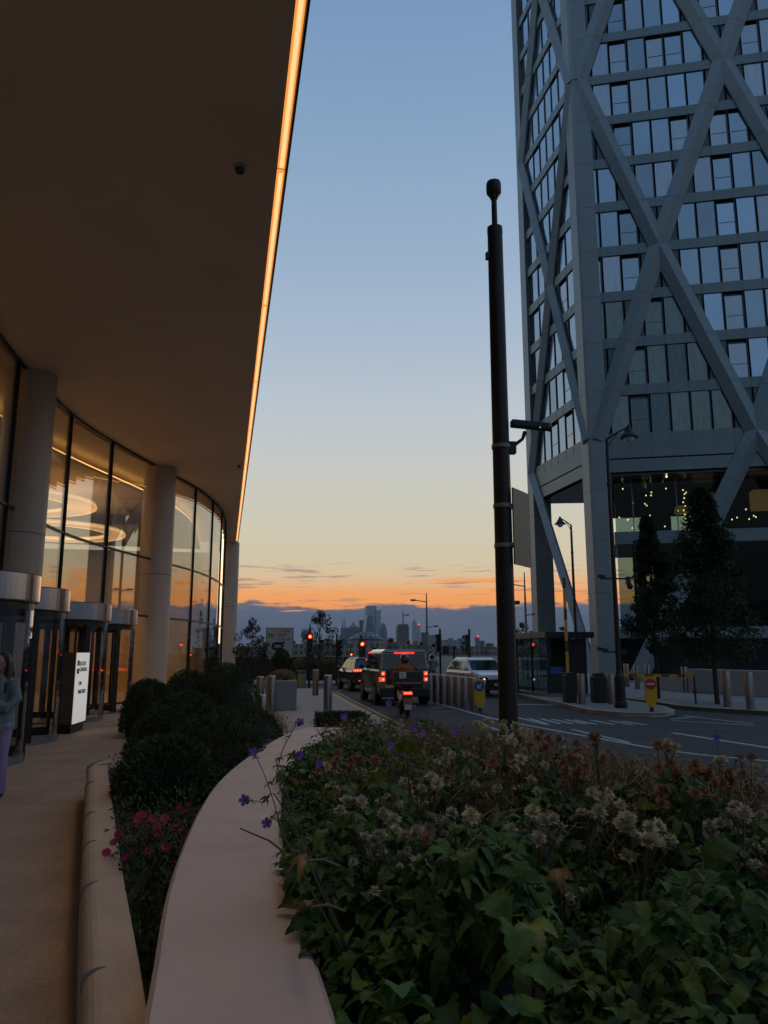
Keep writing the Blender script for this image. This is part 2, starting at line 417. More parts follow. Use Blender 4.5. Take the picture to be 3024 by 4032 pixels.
# ------------------------------------------------------------------ ground
def struct(name, mb, m, **k):
    o = mb.build(name, m, **k); o['kind'] = 'structure'; return o
struct('ground', MB().add([(-6000,-300,-.2),(7000,-300,-.2),(7000,9000,-.2),(-6000,9000,-.2)], [(0,1,2,3)]), mat('far_ground', (.06, .06, .05), .9, var=.3, vs=.02))
struct('road', MB().add([(-40,-30,-.12),(70,-30,-.12),(70,52,-.12),(-40,52,-.12)], [(0,1,2,3)]), A_ASPH)
kerbL = [(4.05,20),(4.2,24),(4.36,28),(4.55,32),(4.78,37)]
bed_edge = [(1.45,12.2)]+[(p.x, p.y) for p in (P(x, y, .80) for x, y in ((1430,2822),(1560,2850),(1800,2905),(2050,2955),(2300,3000),(2600,3050),(3024,3130),(3500,3210),(4400,3290)))]+[(5.6,2.4),(8,1.2),(12,.5)]
pv = [(-30,-30),(20,-30)]+[(x+.12, y+.22) for x, y in reversed(bed_edge[1:])]+[(3.9,15.5)]+kerbL+[(4.7,37.7),(4.3,38.1),(3.4,38.3),(-30,38.6)]
struct('pavement', MB().prism(pv, -.12, 0.0), A_PAVE)
fc = [(-30,-30),(-.1,-30),(-.1,8),(.9,12),(1.0,17),(.9,22),(.6,30),(.5,36),(.5,38.1),(-30,38.4)]
struct('forecourt', MB().add([(x, y, .004) for x, y in fc], [tuple(range(len(fc)))]), A_FORE)
# kerb stones along the road edge
mb = MB()
for (a, b) in zip(kerbL, kerbL[1:]):
    n = 4
    for i in range(n):
        p = Vector(a)+(Vector(b)-Vector(a))*(i/n); q = Vector(a)+(Vector(b)-Vector(a))*((i+.96)/n)
        mb.hexa([(p.x-.14,p.y,-.1),(p.x+.012,p.y,-.1),(q.x+.012,q.y,-.1),(q.x-.14,q.y,-.1)], [(p.x-.14,p.y,.006),(p.x+.006,p.y,.006),(q.x+.006,q.y,.006),(q.x-.14,q.y,.006)])
struct('kerb', mb, A_KERB)
isl = [(12.3,33.5),(12.15,31),(11.75,28.5),(11.45,25.5),(11.05,23.2),(10.95,22.1),(11.3,21.1),(11.95,20.6),(12.5,20.7),(13.3,21.5),(14.0,23.2),(14.35,25.5),(14.6,28.5),(14.9,33.5)]
struct('traffic_island', MB().prism(isl, -.12, -.002), A_PAVE)
mb = MB(); ribbon(mb, [(x+(.06 if x < 12.6 else -.06), y+.03) for x, y in isl], .2, .003)
for (a, b) in zip(isl, isl[1:]):
    mb.add([(a[0]*1.0005-.003 if a[0] < 12.6 else a[0]+.003, a[1]-.004, -.12), (b[0]-.003 if b[0] < 12.6 else b[0]+.003, b[1]-.004, -.12), (b[0]-.003 if b[0] < 12.6 else b[0]+.003, b[1]-.004, .003), (a[0]-.003 if a[0] < 12.6 else a[0]+.003, a[1]-.004, .003)], [(0,1,2,3)])
struct('island_kerb', mb, A_KERB)
pr = [(15.3,60),(15.25,31),(15.1,27.2),(15.0,25),(14.75,23.6),(15.0,22.4),(16.0,20.4),(18,18.5),(22,16.5),(40,12),(70,8),(70,60)]
struct('tower_pavement', MB().prism(pr, -.12, -.003), A_PAVE)
mb = MB(); ribbon(mb, pr[1:11], .22, .002); struct('tower_kerb', mb, A_KERB)
far = [(-40,44.3),(3.9,43.9),(6.6,44.2),(12,46),(12.3,60),(-40,60)]
struct('far_verge', MB().prism(far, -.12, .0), A_PAVE)
# road markings
mb = MB()
for off in (.28, .50): ribbon(mb, [(x+off, y) for x, y in spline([(p[0], p[1], 0) for p in [(3.9,15)]+kerbL], 6) for x, y in [(x, y)]] if False else [(p.x+off, p.y) for p in spline([(3.95,15.5,0)]+[(a, b, 0) for a, b in kerbL], 6)], .10, -.116)
struct('yellow_lines', mb, A_YEL)
mb = MB()
cl = [P(x, y, -.12) for x, y in ((1676,2758),(1800,2791),(1948,2831),(2243,2887),(2641,2957),(3024,2997),(3300,3022))]
ribbon(mb, [(p.x, p.y) for p in spline(cl, 4)], .13, -.116)
for (x0,y0,x1,y1,w) in ((2250,2872,2480,2925,.13),(2648,2886,3060,2950,.16),(2650,2838,2970,2857,.10),(2690,2818,2960,2850,.10),(2640,2832,2745,2822,.12),(1870,2840,2080,2925,.14)):
    a, b = P(x0,y0,-.12), P(x1,y1,-.12); ribbon(mb, [(a.x,a.y),(b.x,b.y)], w, -.1155)
for i, x0 in enumerate((2080,2130,2175,2225,2262,2330,2400,2450)):
    a, b = P(x0, 2829+i*1.5, -.12), P(x0+75+i*3, 2850+i*.7, -.12); ribbon(mb, [(a.x,a.y),(b.x,b.y)], .13, -.1155)
a, b = P(2020,2822,-.12), P(2160,2855,-.12); ribbon(mb, [(a.x,a.y),(b.x,b.y)], .12, -.1155)
for (x0,y0,x1,y1,w) in ((1700,2790,1790,2780,.06),(1690,2805,1800,2800,.06),(1690,2880,1780,2920,.1),(2020,2774,2190,2776,.3)):
    a, b = P(x0,y0,-.12), P(x1,y1,-.12); ribbon(mb, [(a.x,a.y),(b.x,b.y)], w, -.1155)
ribbon(mb, [(4.6,38.1),(8.2,38.6)], .25, -.1155)
struct('road_markings', mb, A_MARK)

# ------------------------------------------------------------------ planters
wl = spline([(-.2,.3,0),(-.2,2.65,0),(-.22,3.85,0),(-.2,4.74,0),(-.14,5.82,0),(-.02,7.06,0),(.19,8.26,0),(.5,9.62,0),(.86,10.93,0),(1.25,11.95,0)], 6)
def offs(pts, w):
    o = []
    for i, p in enumerate(pts):
        t = (pts[min(i+1, len(pts)-1)]-pts[max(i-1, 0)]).normalized(); o.append(Vector((p.x+t.y*w, p.y-t.x*w, 0)))
    return o
wr = offs(wl, .58)
WT = .60
rings = []
for a, b in zip(wl, wr):
    d = (b-a).normalized()
    pr_ = [(0, 0), (0, WT-.02), (.02, WT), (.56, WT), (.58, WT-.02), (.58, 0)]
    rings.append([(a.x+d.x*u, a.y+d.y*u, z) for u, z in pr_])
tag(MB().loft(rings).build('planter_wall', A_WALL), 'broad curving pale granite planter wall in the foreground', 'planter wall')
kl = spline([(-.27,1.0,0),(-.40,2.6,0),(-.44,3.13,0),(-.78,5.19,0),(-1.06,6.96,0),(-1.46,9.52,0),(-1.5,9.9,0),(-1.42,10.2,0),(-1.2,10.35,0)], 7)
kr = offs(kl, .225)
rings = []
for a, b in zip(kl, kr):
    d = (b-a).normalized()
    rings.append([(a.x+d.x*u, a.y+d.y*u, z) for u, z in ((0,0),(0,.345),(.008,.372),(.022,.394),(.042,.410),(.068,.418),(.10,.42),(.218,.42),(.225,.40),(.225,0))])
lw = thing('low_planter_wall', 'low rounded granite kerb wall with dark slots along the forecourt', 'low wall', (0,0,0))
MB().loft(rings, sm=False).build('coping', A_KERB, lw)
for k in range(3, len(kl)-8, 1):
    if k % 4: continue
    a, b = kl[k], kr[k]; d = (b-a).normalized()
    pts = [(a.x+d.x*u, a.y+d.y*u, z) for u, z in ((-.004,.33),(-.004,.365),(.008,.398),(.03,.412),(.055,.420),(.085,.421))]
    MB().tube(pts, [.004,.006,.007,.007,.005,.003], 6).build('skate_stop', A_GREY, lw)
bedL = [(p.x, p.y) for p in kr[:-2]]+[(p.x, p.y) for p in reversed(wl)]
struct('left_bed_soil', MB().prism([(-.2,.9)]+[(p.x-.01,p.y) for p in kr]+[(-.6,12),(.6,13.2),(1.2,12.2)]+[(p.x+.02,p.y) for p in reversed(wl)], .02, .34), A_SOIL)
bedR = [(p.x-.02, p.y) for p in wr[::2]]
struct('right_bed_soil', MB().prism([(.3,.3)]+bedR+bed_edge+[(12,.3)], .004, .40), A_SOIL)
rb = spline([(x, y, 0) for x, y in bed_edge], 4)
struct('bed_kerb', (lambda m: m.loft([[(p.x-.0, p.y, .005), (p.x-.0, p.y, .43), (p.x+.07, p.y+.12, .43), (p.x+.07, p.y+.12, .005)] for p in rb]))(MB()), A_KERB)
struct('planting_bed', MB().prism([(-1.2,13.4),(-.9,11.9),(.6,13.3),(1.1,14.5),(1.3,18),(1.0,22.4),(-.4,22.6),(-1.3,20.6),(-1.9,17)], .005, .05), A_SOIL)

# ------------------------------------------------------------------ office building with the lit canopy
HS = 8.7
ob = thing('office_building', 'office block with curved glazed lobby under a broad brown soffit edged by a light strip', 'building', (0,0,0))
MB().box(-40,.50,-25,49.7,HS,HS+.25).build('soffit', A_SOFF, ob)
MB().box(.64,.672,-25,49.9,HS-.03,HS+1.2).build('fascia', A_DARK, ob)
MB().box(-40,.64,49.7,49.9,HS-.04,HS+1.2).build('end_fascia', A_SOFF, ob)
MB().box(.502,.638,-25,49.69,HS+.10,HS+.25).build('light_trough', A_DARK, ob)
y = -8.0
while y < 49.5:
    y1 = min(y+4.56, 49.6)
    s = MB().box(.520,.63,y+.02,y1-.02,HS+.015,HS+.06).build('light_strip', A_LED, ob)
    MB().box(.552,.602,y+.05,y1-.05,HS+.009,HS+.014).build('lamp_core', A_LEDC, s)
    y += 4.6
up = MB().box(-40,.60,-25,49.6,HS+.26,46); up.build('upper_wall', A_B['grey'], ob)
for i in range(9):
    z = HS+2.2+i*4
    MB().box(.602,.66,-24,49.3,z,z+2.4).build('window', A_TGL, ob)
# extra area lamps added just under the canopy edge strip, boosting its warm light
for yy in (-4, 11, 26, 41):
    l = bpy.data.lights.new('edge_boost_lamp', 'AREA'); l.shape = 'RECTANGLE'; l.size = .10; l.size_y = 14.6; l.energy = 42; l.spread = math.radians(84); l.color = (1,.62,.32)
    o = bpy.data.objects.new('edge_boost_lamp', l); COL.objects.link(o); o.location = (.57, yy, HS-.006); o.parent = ob
# faint panel seams in the soffit
mb = MB()
mb.box(-14,.46,16.2,16.208,HS-.002,HS+.02)
mb.build('soffit_seam', A_FORE, ob)
glz = [(-4.9,9,0),(-5.05,12,0),(-5.12,15.5,0),(-5.1,19.1,0),(-4.66,23.4,0),(-3.89,26.35,0),(-2.76,29.5,0),(-1.40,33.3,0),(-.72,36.15,0),(-.32,38.9,0),(-.15,42,0),(-.12,46,0),(-.1,49.6,0)]
gs = spline(glz, 5)
heights = [0.06, 3.0, 5.1, HS]
for k in range(len(glz)-1):
    seg = gs[k*5:k*5+6]; ins = offs(seg, -.03)
    for r in range(3):
        z0, z1 = heights[r]+.03, heights[r+1]-.03
        if r == 2: z1 = HS-.06
        MB().loft([[(a.x,a.y,z0),(a.x,a.y,z1),(b.x,b.y,z1),(b.x,b.y,z0)] for a, b in zip(seg, ins)]).build('glass_pane', A_CLEAR if r == 0 and k < 7 else A_GLASS, ob)
    for z in (0.0, 2.97, 5.07, HS-.06):
        MB().loft([[(a.x+.03,a.y,z),(a.x+.03,a.y,z+.07),(a.x-.07,a.y,z+.07),(a.x-.07,a.y,z)] for a in seg]).build('transom', A_FRAME, ob)
    p = glz[k]
    MB().box(p[0]-.09,p[0]+.045,p[1]-.03,p[1]+.03,0.0,HS-.002).build('mullion', A_FRAME, ob)
for (x, yy, r) in ((-5.05,20.2,.60),(-2.62,30.0,.60),(.19,50.4,.58)):
    c = MB().lathe([(r,0),(r,4.55)], 40).lathe([(r,4.57),(r,HS+(.0 if yy < 50 else 0))], 40).build('column', A_COLM, ob, (x,yy,0))
    MB().lathe([(r-.012,4.54),(r-.012,4.58)], 32).build('joint_ring', A_FRAME, c)
# lobby interior
lob = [(p.x-.12, p.y) for p in gs]
MB().add([(x, y, .012) for x, y in lob]+[(-16,49.6,.012),(-16,9,.012)], [tuple(range(len(lob)+2))]).build('lobby_floor', A_LOBFL, ob)
MB().box(-16.2,-16,5,49.6,0,HS).build('lobby_back_wall', A_STONE, ob)
MB().box(-16,-1.0,48.6,48.8,0,HS-.9).build('lobby_end_wall', A_STONE, ob)
dc = offs([Vector(p) for p in gs], -1.55)
MB().prism([(p.x, p.y) for p in dc]+[(-15.9,48),(-15.9,9)], 8.12, 8.22).build('lobby_ceiling', A_CREAM, ob)
MB().loft([[(p.x-.20,p.y,8.235),(p.x-.20,p.y,8.27),(p.x-.02,p.y,8.27),(p.x-.02,p.y,8.235)] for p in dc]).build('cove_light', mat('cove_lamp', (.9,.7,.4), .5, emit=(1,.55,.18), es=3.4), ob)
MB().prism([(p.x, p.y) for p in offs([Vector(p) for p in gs], -.12)]+[(-15.9,48),(-15.9,9)], 8.60, 8.64).build('upper_ceiling', A_CREAM, ob)
def ring(x, y, z, ro, ri):
    r = MB().lathe([(ri,0),(ro,0),(ro,.12),(ri,.12),(ri,0)], 56, caps=False).build('ring_light', A_RING, ob, (x,y,z))
    MB().lathe([(ri-.03,-.02),(ri-.002,-.02),(ri-.002,.05),(ri-.03,.05),(ri-.03,-.02)], 56, caps=False).build('inner_rim', A_RINGE, r)
    MB().lathe([(ro+.002,-.02),(ro+.03,-.02),(ro+.03,.05),(ro+.002,.05),(ro+.002,-.02)], 56, caps=False).build('outer_rim', A_RINGE, r)
ring(-7.9,30.5,7.2,2.9,1.9); ring(-6.9,33,6.5,2.7,2.0); 
for (x, yy) in ((-9,24),(-8,34),(-7,43)):
    l = bpy.data.lights.new('lobby_downlight', 'AREA'); l.shape = 'RECTANGLE'; l.size = 7; l.size_y = 6; l.energy = 190; l.color = (1,.66,.32)
    o = bpy.data.objects.new('lobby_downlight', l); COL.objects.link(o); o.location = (x, yy, 8.05); o.parent = ob
MB().box(-15.9,-3.2,36.0,36.2,.013,3.6).build('lobby_amber_panel', mat('amber_panel', (.62,.37,.10), .5, var=.15, vs=1.5, stretch=(4,4,.5)), ob)  # added panel; its amber colour gives the doors a warm lit look
# reception furniture seen through the doors
t = thing('reception_desk', 'wooden reception desk with a lit top behind the revolving doors', 'desk', (-9.0,24.5,0))
MB().box(-.5,.5,-2.2,2.2,0.01,.95).build('front_panel', A_STONE, t, bevel=.02)
MB().box(-.62,.62,-2.3,2.3,.952,1.02).build('counter_top', A_RING, t)
# revolving doors
for i, (x, y) in enumerate(((-4.05,13.5),(-4.15,16.6),(-3.98,21.35),(-3.62,24.2))):
    d = MB().lathe([(1.03,2.50),(1.06,2.52),(1.06,2.93),(1.04,2.95)], 72, sm=False).build('revolving_door', A_DRUM, ob, (x,y,0))
    MB().lathe([(.98,2.38),(.98,2.499)], 36, sm=False).build('drum_underside', A_FRAME, d)
    MB().lathe([(1.02,.0),(1.02,.035)], 36, sm=False).build('base_ring', A_GREY, d, loc=(0,0,.006))
    for a0, a1 in ((-35,35),(145,215)):
        n = 10; aa = [math.radians(a0+(a1-a0)*j/n-15) for j in range(n+1)]
        MB().loft([[(.985*math.cos(a),.985*math.sin(a),.12),(.985*math.cos(a),.985*math.sin(a),2.38),(.96*math.cos(a),.96*math.sin(a),2.38),(.96*math.cos(a),.96*math.sin(a),.12)] for a in aa]).build('curved_glass', A_CLEAR, d)
        MB().loft([[(.995*math.cos(a),.995*math.sin(a),.04),(.995*math.cos(a),.995*math.sin(a),.12),(.95*math.cos(a),.95*math.sin(a),.12),(.95*math.cos(a),.95*math.sin(a),.04)] for a in aa]).build('bottom_rail', A_GREY, d)
        for a in (aa[0], aa[-1]):
            MB().obox((.965*math.cos(a),.965*math.sin(a),1.21),(.10,.13,2.34),(0,0,a)).build('jamb', A_FRAME, d)
    for k in range(3):
        a = math.radians(k*120+20+i*17); c, s = math.cos(a), math.sin(a)
        w = MB().obox((.47*c,.47*s,1.25),(.84,.012,2.1),(0,0,a)).build('door_wing', A_CLEAR, d)
        fr = MB()
        fr.obox((.47*c,.47*s,.15),(.86,.05,.16),(0,0,a)); fr.obox((.47*c,.47*s,2.33),(.86,.05,.08),(0,0,a))
        fr.obox((.90*c,.90*s,1.24),(.05,.055,2.3),(0,0,a)); fr.obox((.05*c,.05*s,1.24),(.05,.056,2.3),(0,0,a))
        fr.build('wing_frame', A_FRAME, d)
for (x, y, r, nm) in ((P(945,655,HS).x, P(945,655,HS).y, .075, 'black dome camera on the soffit high beside the light strip'),
        (P(942,1830,HS).x, P(942,1830,HS).y, .07, 'small black dome camera on the soffit midway along the light strip'), (P(905,2117,HS).x-.25, 47.5, .08, 'small black dome camera at the far end of the soffit')):
    t = thing('dome_camera', nm, 'camera', (x,y,HS), group='dome cameras under the soffit')
    MB().lathe([(r*1.25,0),(r*1.25,-.05)], 20).build('collar', A_COLM, t); MB().ell((0,0,-.05),(r,r,r*1.1),16,8).build('dome', A_HELM, t)
# lit totem sign
t = thing('totem_sign', 'tall backlit white totem sign with bank name beside the revolving doors', 'sign', (-3.25,18.38,0), -.09)
MB().box(-.10,.195,-.52,.52,.20,1.70).build('body', mat('totem_bronze', (.17,.12,.08), .4, .4), t)
MB().box(-.09,.175,-.50,.50,.004,.199).build('plinth', A_DARK, t)
MB().box(.196,.212,-.515,.515,.202,1.698).build('lit_panel', A_LITW, t)
rr = (PI/2, 0, PI/2)
text('lettering', 'SOCIETE\nGENERALE', .125, A_TXT, t, (.214,-.26,1.42), rr, sx=1.05)
text('address_lettering', 'ONE', .12, A_TXT, t, (.214,-.26,1.0), rr); text('address_lettering', 'BANK STREET', .12, A_TXT, t, (.214,-.26,.82), rr, sx=.82)
MB().box(.213,.217,-.46,-.29,1.42,1.53).build('emblem_square', A_TXTR, t); MB().box(.213,.217,-.46,-.29,1.25,1.36).build('emblem_square', A_TXT, t)
MB().box(.2175,.219,-.42,-.33,1.30,1.312).build('emblem_bar', A_WHITE, t)

# ------------------------------------------------------------------ diagrid tower
C0 = Vector((22.65,44.2,0)); FH, Z14, ZTOP = 3.25, 15.1, 62.0
tw = thing('diagrid_tower', 'tall grey tower wrapped in diagonal bracing with blue windows', 'tower', (C0.x,C0.y,0))
def facefn(d, n):
    d = Vector((d[0], d[1], 0)); n = Vector((n[0], n[1], 0))
    return lambda u, z, o=0.0: Vector((0, 0, z)) + d*u + n*o
FR = facefn((.9196,-.3927), (-.3927,-.9196)); FL = facefn((0,1), (-1,0))
def fbox(mb, F, u0, u1, z0, z1, o0, o1, mi=0):
    b = [F(u0,z0,o1), F(u1,z0,o1), F(u1,z0,o0), F(u0,z0,o0)]; tp = [F(u0,z1,o1), F(u1,z1,o1), F(u1,z1,o0), F(u0,z1,o0)]
    mb.hexa(b, tp, mi)
def brace(F, u0, z0, u1, z1, w=1.2, o=.46, name='diagonal_brace'):
    a, b = F(u0, z0), F(u1, z1); t = (b-a).normalized(); n = (F(0,0,1)-F(0,0,0)); s = t.cross(n).normalized()
    mb = MB()
    r = lambda p: [p-s*w/2+n*.02, p-s*w/2+n*.16, p+n*o, p+s*w/2+n*.16, p+s*w/2+n*.02]
    mb.loft([r(a), r(b)])
    # panel joints across the brace at each floor
    k = max(1, round(abs(z1-z0)/FH))
    for i in range(1, k):
        p = a+(b-a)*(i/k); q = p+t*.03
        rr_ = lambda p: [p-s*(w/2+.004)+n*.02, p-s*(w/2+.004)+n*.163, p+n*(o+.004), p+s*(w/2+.004)+n*.163, p+s*(w/2+.004)+n*.02]
        mb.loft([rr_(p), rr_(q)], mi=1)
    mb.build(name, [A_CLAD, A_JOINT], tw)
WR, WLF = 9.83, 9.75
nfl = 14
spr = random.Random(3)
TGV = [A_TGL]+[mat('tower_glass_tint', tuple(c*f for c in b_), .05, .9, var=.05, vs=.5) for f, b_ in ((.75,(.32,.41,.50)),(1.0,(.29,.39,.47)),(1.15,(.32,.42,.54)),(.9,(.36,.42,.50)))]
TGD = [mat('tower_glass_dark', c, .08, .7, var=.2, vs=2.5, stretch=(5,5,.5)) for c in ((.12,.17,.17),(.10,.14,.15),(.16,.20,.20))]
stuff_w = MB(); cnt = 0
for F, width, bw, diag in ((FR, 14.2, 1.229, 'R'), (FL, WLF, 1.22, 'L')):
    sp = MB()
    for k in range(nfl+1):
        z = Z14+k*FH
        fbox(sp, F, .6, width-.05, z-.34, z+.34, -.06, .05 if diag == 'R' else .045)
        for i in range(1, int(width/bw)):
            fbox(sp, F, i*bw-.008, i*bw+.008, z-.34, z+.34, .02, .056, 1)
    sp.build('spandrel_bands', [A_CLAD2, A_JOINT], tw)
    nb = int(width/bw)
    mull = MB(); dark = MB()
    for k in range(nfl):
        z0, z1 = Z14+k*FH+.345, Z14+(k+1)*FH-.345
        zm = (z0+z1)/2
        # brace crossings at this height
        if diag == 'R':
            ph = ((zm-Z14)/(8*FH)) % 1.0; tri = 2*ph if ph < .5 else 2-2*ph       # 0 at node row
            us = []
            for m_ in range(-1, 3): us += [m_*WR+tri*WR/2, (m_+1)*WR-tri*WR/2]
        else:
            ph = ((zm-Z14)/(8*FH)) % 1.0; us = [ph*WLF, (1-ph)*WLF]
        for i in range(nb):
            u0, u1 = .12+i*bw if i else .75, (i+1)*bw
            um = (u0+u1)/2
            dd = min(abs(um-u) for u in us)
            fbox(mull, F, u1-.018, u1+.018, z0, z1, -.09, .02)
            if dd < (1.05 if diag == 'R' else .75):
                
                if diag == 'R':
                    dm = MB(); fbox(dm, F, u0+.02, u1-.02, z0, z1, -.10, -.03); dm.build('infill_panel', A_TDK, tw)
                else: fbox(dark, F, u0+.02, u1-.02, z0, z1, -.10, -.03)
                continue
            vent = (i % 5 in (2,)) or spr.random() < .10
            mm = A_TGL2 if (spr.random() < .18) else spr.choice(TGV)
            if diag == 'R' and k < 3 and um < WR-tri*WR/2: mm = spr.choice(TGD)
            wm = MB(); fm = None
            off = spr.uniform(-.004, .004)
            top = z1-.30 if vent else z1
            P4 = [F(u0+.018,z0,-.05+off), F(u1-.018,z0,-.05-off), F(u1-.018,top,-.05+off*spr.uniform(-1,1)), F(u0+.018,top,-.05)]
            wm.add([tuple(p) for p in P4]+[tuple(p-(F(0,0,.05)-F(0,0,0))) for p in P4], [(0,1,2,3),(7,6,5,4),(0,4,5,1),(1,5,6,2),(2,6,7,3),(3,7,4,0)])
            z_vis = 0 <= k <= 10 and cnt < 98
            if z_vis and not (diag == 'L' and i % 2):
                w = wm.build('window', mm, tw); cnt += 1
                if vent:
                    v = MB(); fbox(v, F, u0+.03, u1-.03, z1-.29, z1, -.30, -.26); fbox(v, F, u1-.07, u1-.03, z0, z1-.3, -.075, -.02); fbox(v, F, u0+.071, u1-.071, z0+.9, z0+.93, -.075, -.03)
                    v.build('open_vent', A_TDK, w)
            else:
                o = len(stuff_w.v); stuff_w.v += wm.v; stuff_w.f += [tuple(a+o for a in f) for f in wm.f]; stuff_w.m += wm.m; stuff_w.s += wm.s
    mull.build('mullion_grid', A_JOINT, tw)
    if dark.v: dark.build('infill_panel', A_TDK, tw)['kind'] = 'stuff'
stuff_w.build('smaller_windows', A_TGL, tw)['kind'] = 'stuff'
for m_ in (0, 1):
    for lev in (0, 1):
        zb = Z14+lev*8*FH; zt = zb+4*FH; ztt = zb+8*FH
        if m_ == 1:
            brace(FR, WR, zb, WR+WR*.44, zb+.88*4*FH); brace(FR, WR, ztt, WR+WR*.44, ztt-.88*4*FH)
        else:
            brace(FR, 0.35, zb, WR/2, zt); brace(FR, WR, zb, WR/2, zt); brace(FR, .35, ztt, WR/2, zt); brace(FR, WR, ztt, WR/2, zt)
for lev in (0, 1):
    zb = Z14+lev*8*FH
    brace(FL, .25, zb, WLF-.25, zb+8*FH, 1.0); brace(FL, WLF-.25, zb, .25, zb+8*FH, 1.0)
# corner column (three faces) and far column
def ccol(name, Fa, base, pts, z1):
    mb = MB(); mb.prism([tuple((base+Vector((p[0],p[1],0)))[:2]) for p in pts], 0, z1)
    for k in range(-4, nfl+1):
        z = Z14+k*FH
        mb.prism([tuple((base+Vector((p[0],p[1],0))*1.006)[:2]) for p in pts], z-.012, z+.012, 1)
    return mb.build(name, [A_CLAD, A_JOINT], tw)
ax = lambda a, b, c=0: (FR(a,0,b)[0]+FL(c,0)[0], FR(a,0,b)[1]+FL(c,0)[1])
cpts = [(-.22,.95),(-.22,-.02),(-.10,-.26),(FR(1.05,0,.2)[0],FR(1.05,0,.2)[1]),(FR(1.05,0,-.5)[0],FR(1.05,0,-.5)[1]),(.35,.95)]
ccol('corner_column', FR, Vector((0,0,0)), list(reversed(cpts)), ZTOP)
ccol('corner_column', FL, Vector((0,WLF,0)), [(-.2,-.55),(1.2,-.55),(1.2,.5),(-.2,.5)], ZTOP)
# base storeys
brace(FL, WLF-.2, Z14, .7, .1, .95); brace(FR, WR, Z14, 2.0, .1, 1.1, .5); brace(FR, WR, Z14, 17, 1, 1.1, .5)
mb = MB(); fbox(mb, FR, 1.06, 14.2, 12.95, 13.75, -.06, .05); fbox(mb, FR, 1.06, 14.2, 13.85, Z14-.345, -.06, .05)
fbox(mb, FL, .96, WLF-.55, 12.95, 13.75, -.06, .045); fbox(mb, FL, .96, WLF-.55, 13.85, Z14-.345, -.06, .045)
for i in range(1, 12): fbox(mb, FR, i*1.229+.0, i*1.229+.018, 12.95, Z14-.345, .02, .056, 1)
mb.build('base_band', [A_CLAD2, A_JOINT], tw)
mb = MB(); q = [FR(.2,0,-.3), FR(14.2,0,-.3), FR(14.2,0,-11), FL(WLF-.2,0,-.3)]
mb.prism([(p.x,p.y) for p in q], 12.8, 12.94); mb.build('undercroft_soffit', A_TDK, tw)
mb = MB(); q = [FR(.35,0,-.5), FR(14.2,0,-.5), FR(14.2,0,-11), FL(WLF-.4,0,-.5)]
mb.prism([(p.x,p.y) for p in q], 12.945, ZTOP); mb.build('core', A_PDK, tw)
# recessed podium: glass box with slabs, interior partitions and warm bulbs
def rec(u, z, o): return FR(u, z, -o)
mb = MB(); fbox(mb, FR, 1.3, 14.2, 8.55, 9.35, -9, -1.45); mb.build('podium_slab', A_CLAD2, tw)
mb = MB(); fbox(mb, FR, 1.3, 14.2, 2.6, 3.3, -9, -1.5); mb.build('podium_slab', A_CLAD2, tw)
for i, (u0, u1) in enumerate(((1.4,2.5),(2.55,5.2),(5.25,8.0),(8.05,10.8),(10.85,14.2))):
    for z0, z1 in ((9.36,12.79),(3.31,8.54)):
        mb = MB(); fbox(mb, FR, u0, u1, z0, z1, -1.56, -1.52); mb.build('podium_glass', A_POD, tw)
    mb = MB(); fbox(mb, FR, u1, u1+.05, 3.31, 12.79, -1.6, -1.48); mb.build('podium_mullion', A_CLAD2, tw)
mb = MB()
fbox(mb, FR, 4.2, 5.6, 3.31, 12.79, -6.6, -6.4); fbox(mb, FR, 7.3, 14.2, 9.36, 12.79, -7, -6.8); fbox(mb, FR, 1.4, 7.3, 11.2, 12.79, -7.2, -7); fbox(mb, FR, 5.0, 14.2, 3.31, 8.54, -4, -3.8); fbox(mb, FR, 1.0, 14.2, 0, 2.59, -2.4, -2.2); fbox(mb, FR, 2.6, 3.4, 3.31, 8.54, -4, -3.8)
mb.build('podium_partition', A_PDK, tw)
for (u0, u1, z0, z1, o) in ((5.7,7.2,11.0,11.5,4.5),(7.0,8.2,11.7,12.3,4.4),(10.3,14,10.9,12.2,3.5)):
    mb = MB(); fbox(mb, FR, u0, u1, z0, z1, -o-1.0, -o); mb.build('lit_drum_lamp', A_SHADE, tw, bevel=.1)
bl = random.Random(11)
for i in range(46):
    u, z, o = bl.uniform(1.7, 13), bl.uniform(10.0, 12.6), bl.uniform(2.2, 6.0)
    if i < 9: u, z, o = 5.9+bl.uniform(-.1,.1), 10.0+i*.27, 2.6
    p = FR(u, z, -o)
    if i == 9: p = FR(4.6, 12.72, -.8)
    MB().ell(p, (.055,.055,.055), 6, 4).build('ceiling_bulb', A_BULB, tw)

# ------------------------------------------------------------------ street furniture
ORD = ['first','second','third','fourth','fifth','sixth','seventh','eighth','ninth','tenth']
def bollard_src():
    t = thing('bollard', 'x', 'bollard', (0,0,0), group='stainless steel bollards')
    MB().lathe([(.125,0),(.125,.97),(.120,.992),(.105,1.0),(.0001,1.0)], 28).build('post', A_STEEL, t)
    MB().lathe([(.145,0),(.145,.012)], 24, sm=False).build('base_collar', A_GREY, t)
    return t
bsrc = bollard_src(); first = True
def bollard(x, y, label, h=1.0, z=0.0):
    global first
    if first:
        bsrc.location = (x,y,z); bsrc['label'] = label; bsrc.scale = (1,1,h); first = False; return bsrc
    return copy_thing(bsrc, (x,y,z), random.uniform(0,6), label, sc=(1,1,h))
bollard(3.13,23.68,'steel bollard standing alone nearest on the pale pavement beside the yellow lines',1.03)
bollard(3.70,31.84,'steel bollard further back on the pavement, left of the dark car',1.02)
bollard(1.10,23.6,'steel bollard at the hedge end, leftmost of the pair by the grey block',1.0)
bollard(1.42,23.3,'steel bollard touching the corner of the grey granite block',1.03)
bollard(1.05,21.2,'short steel post half hidden in the dark hedge',.60)
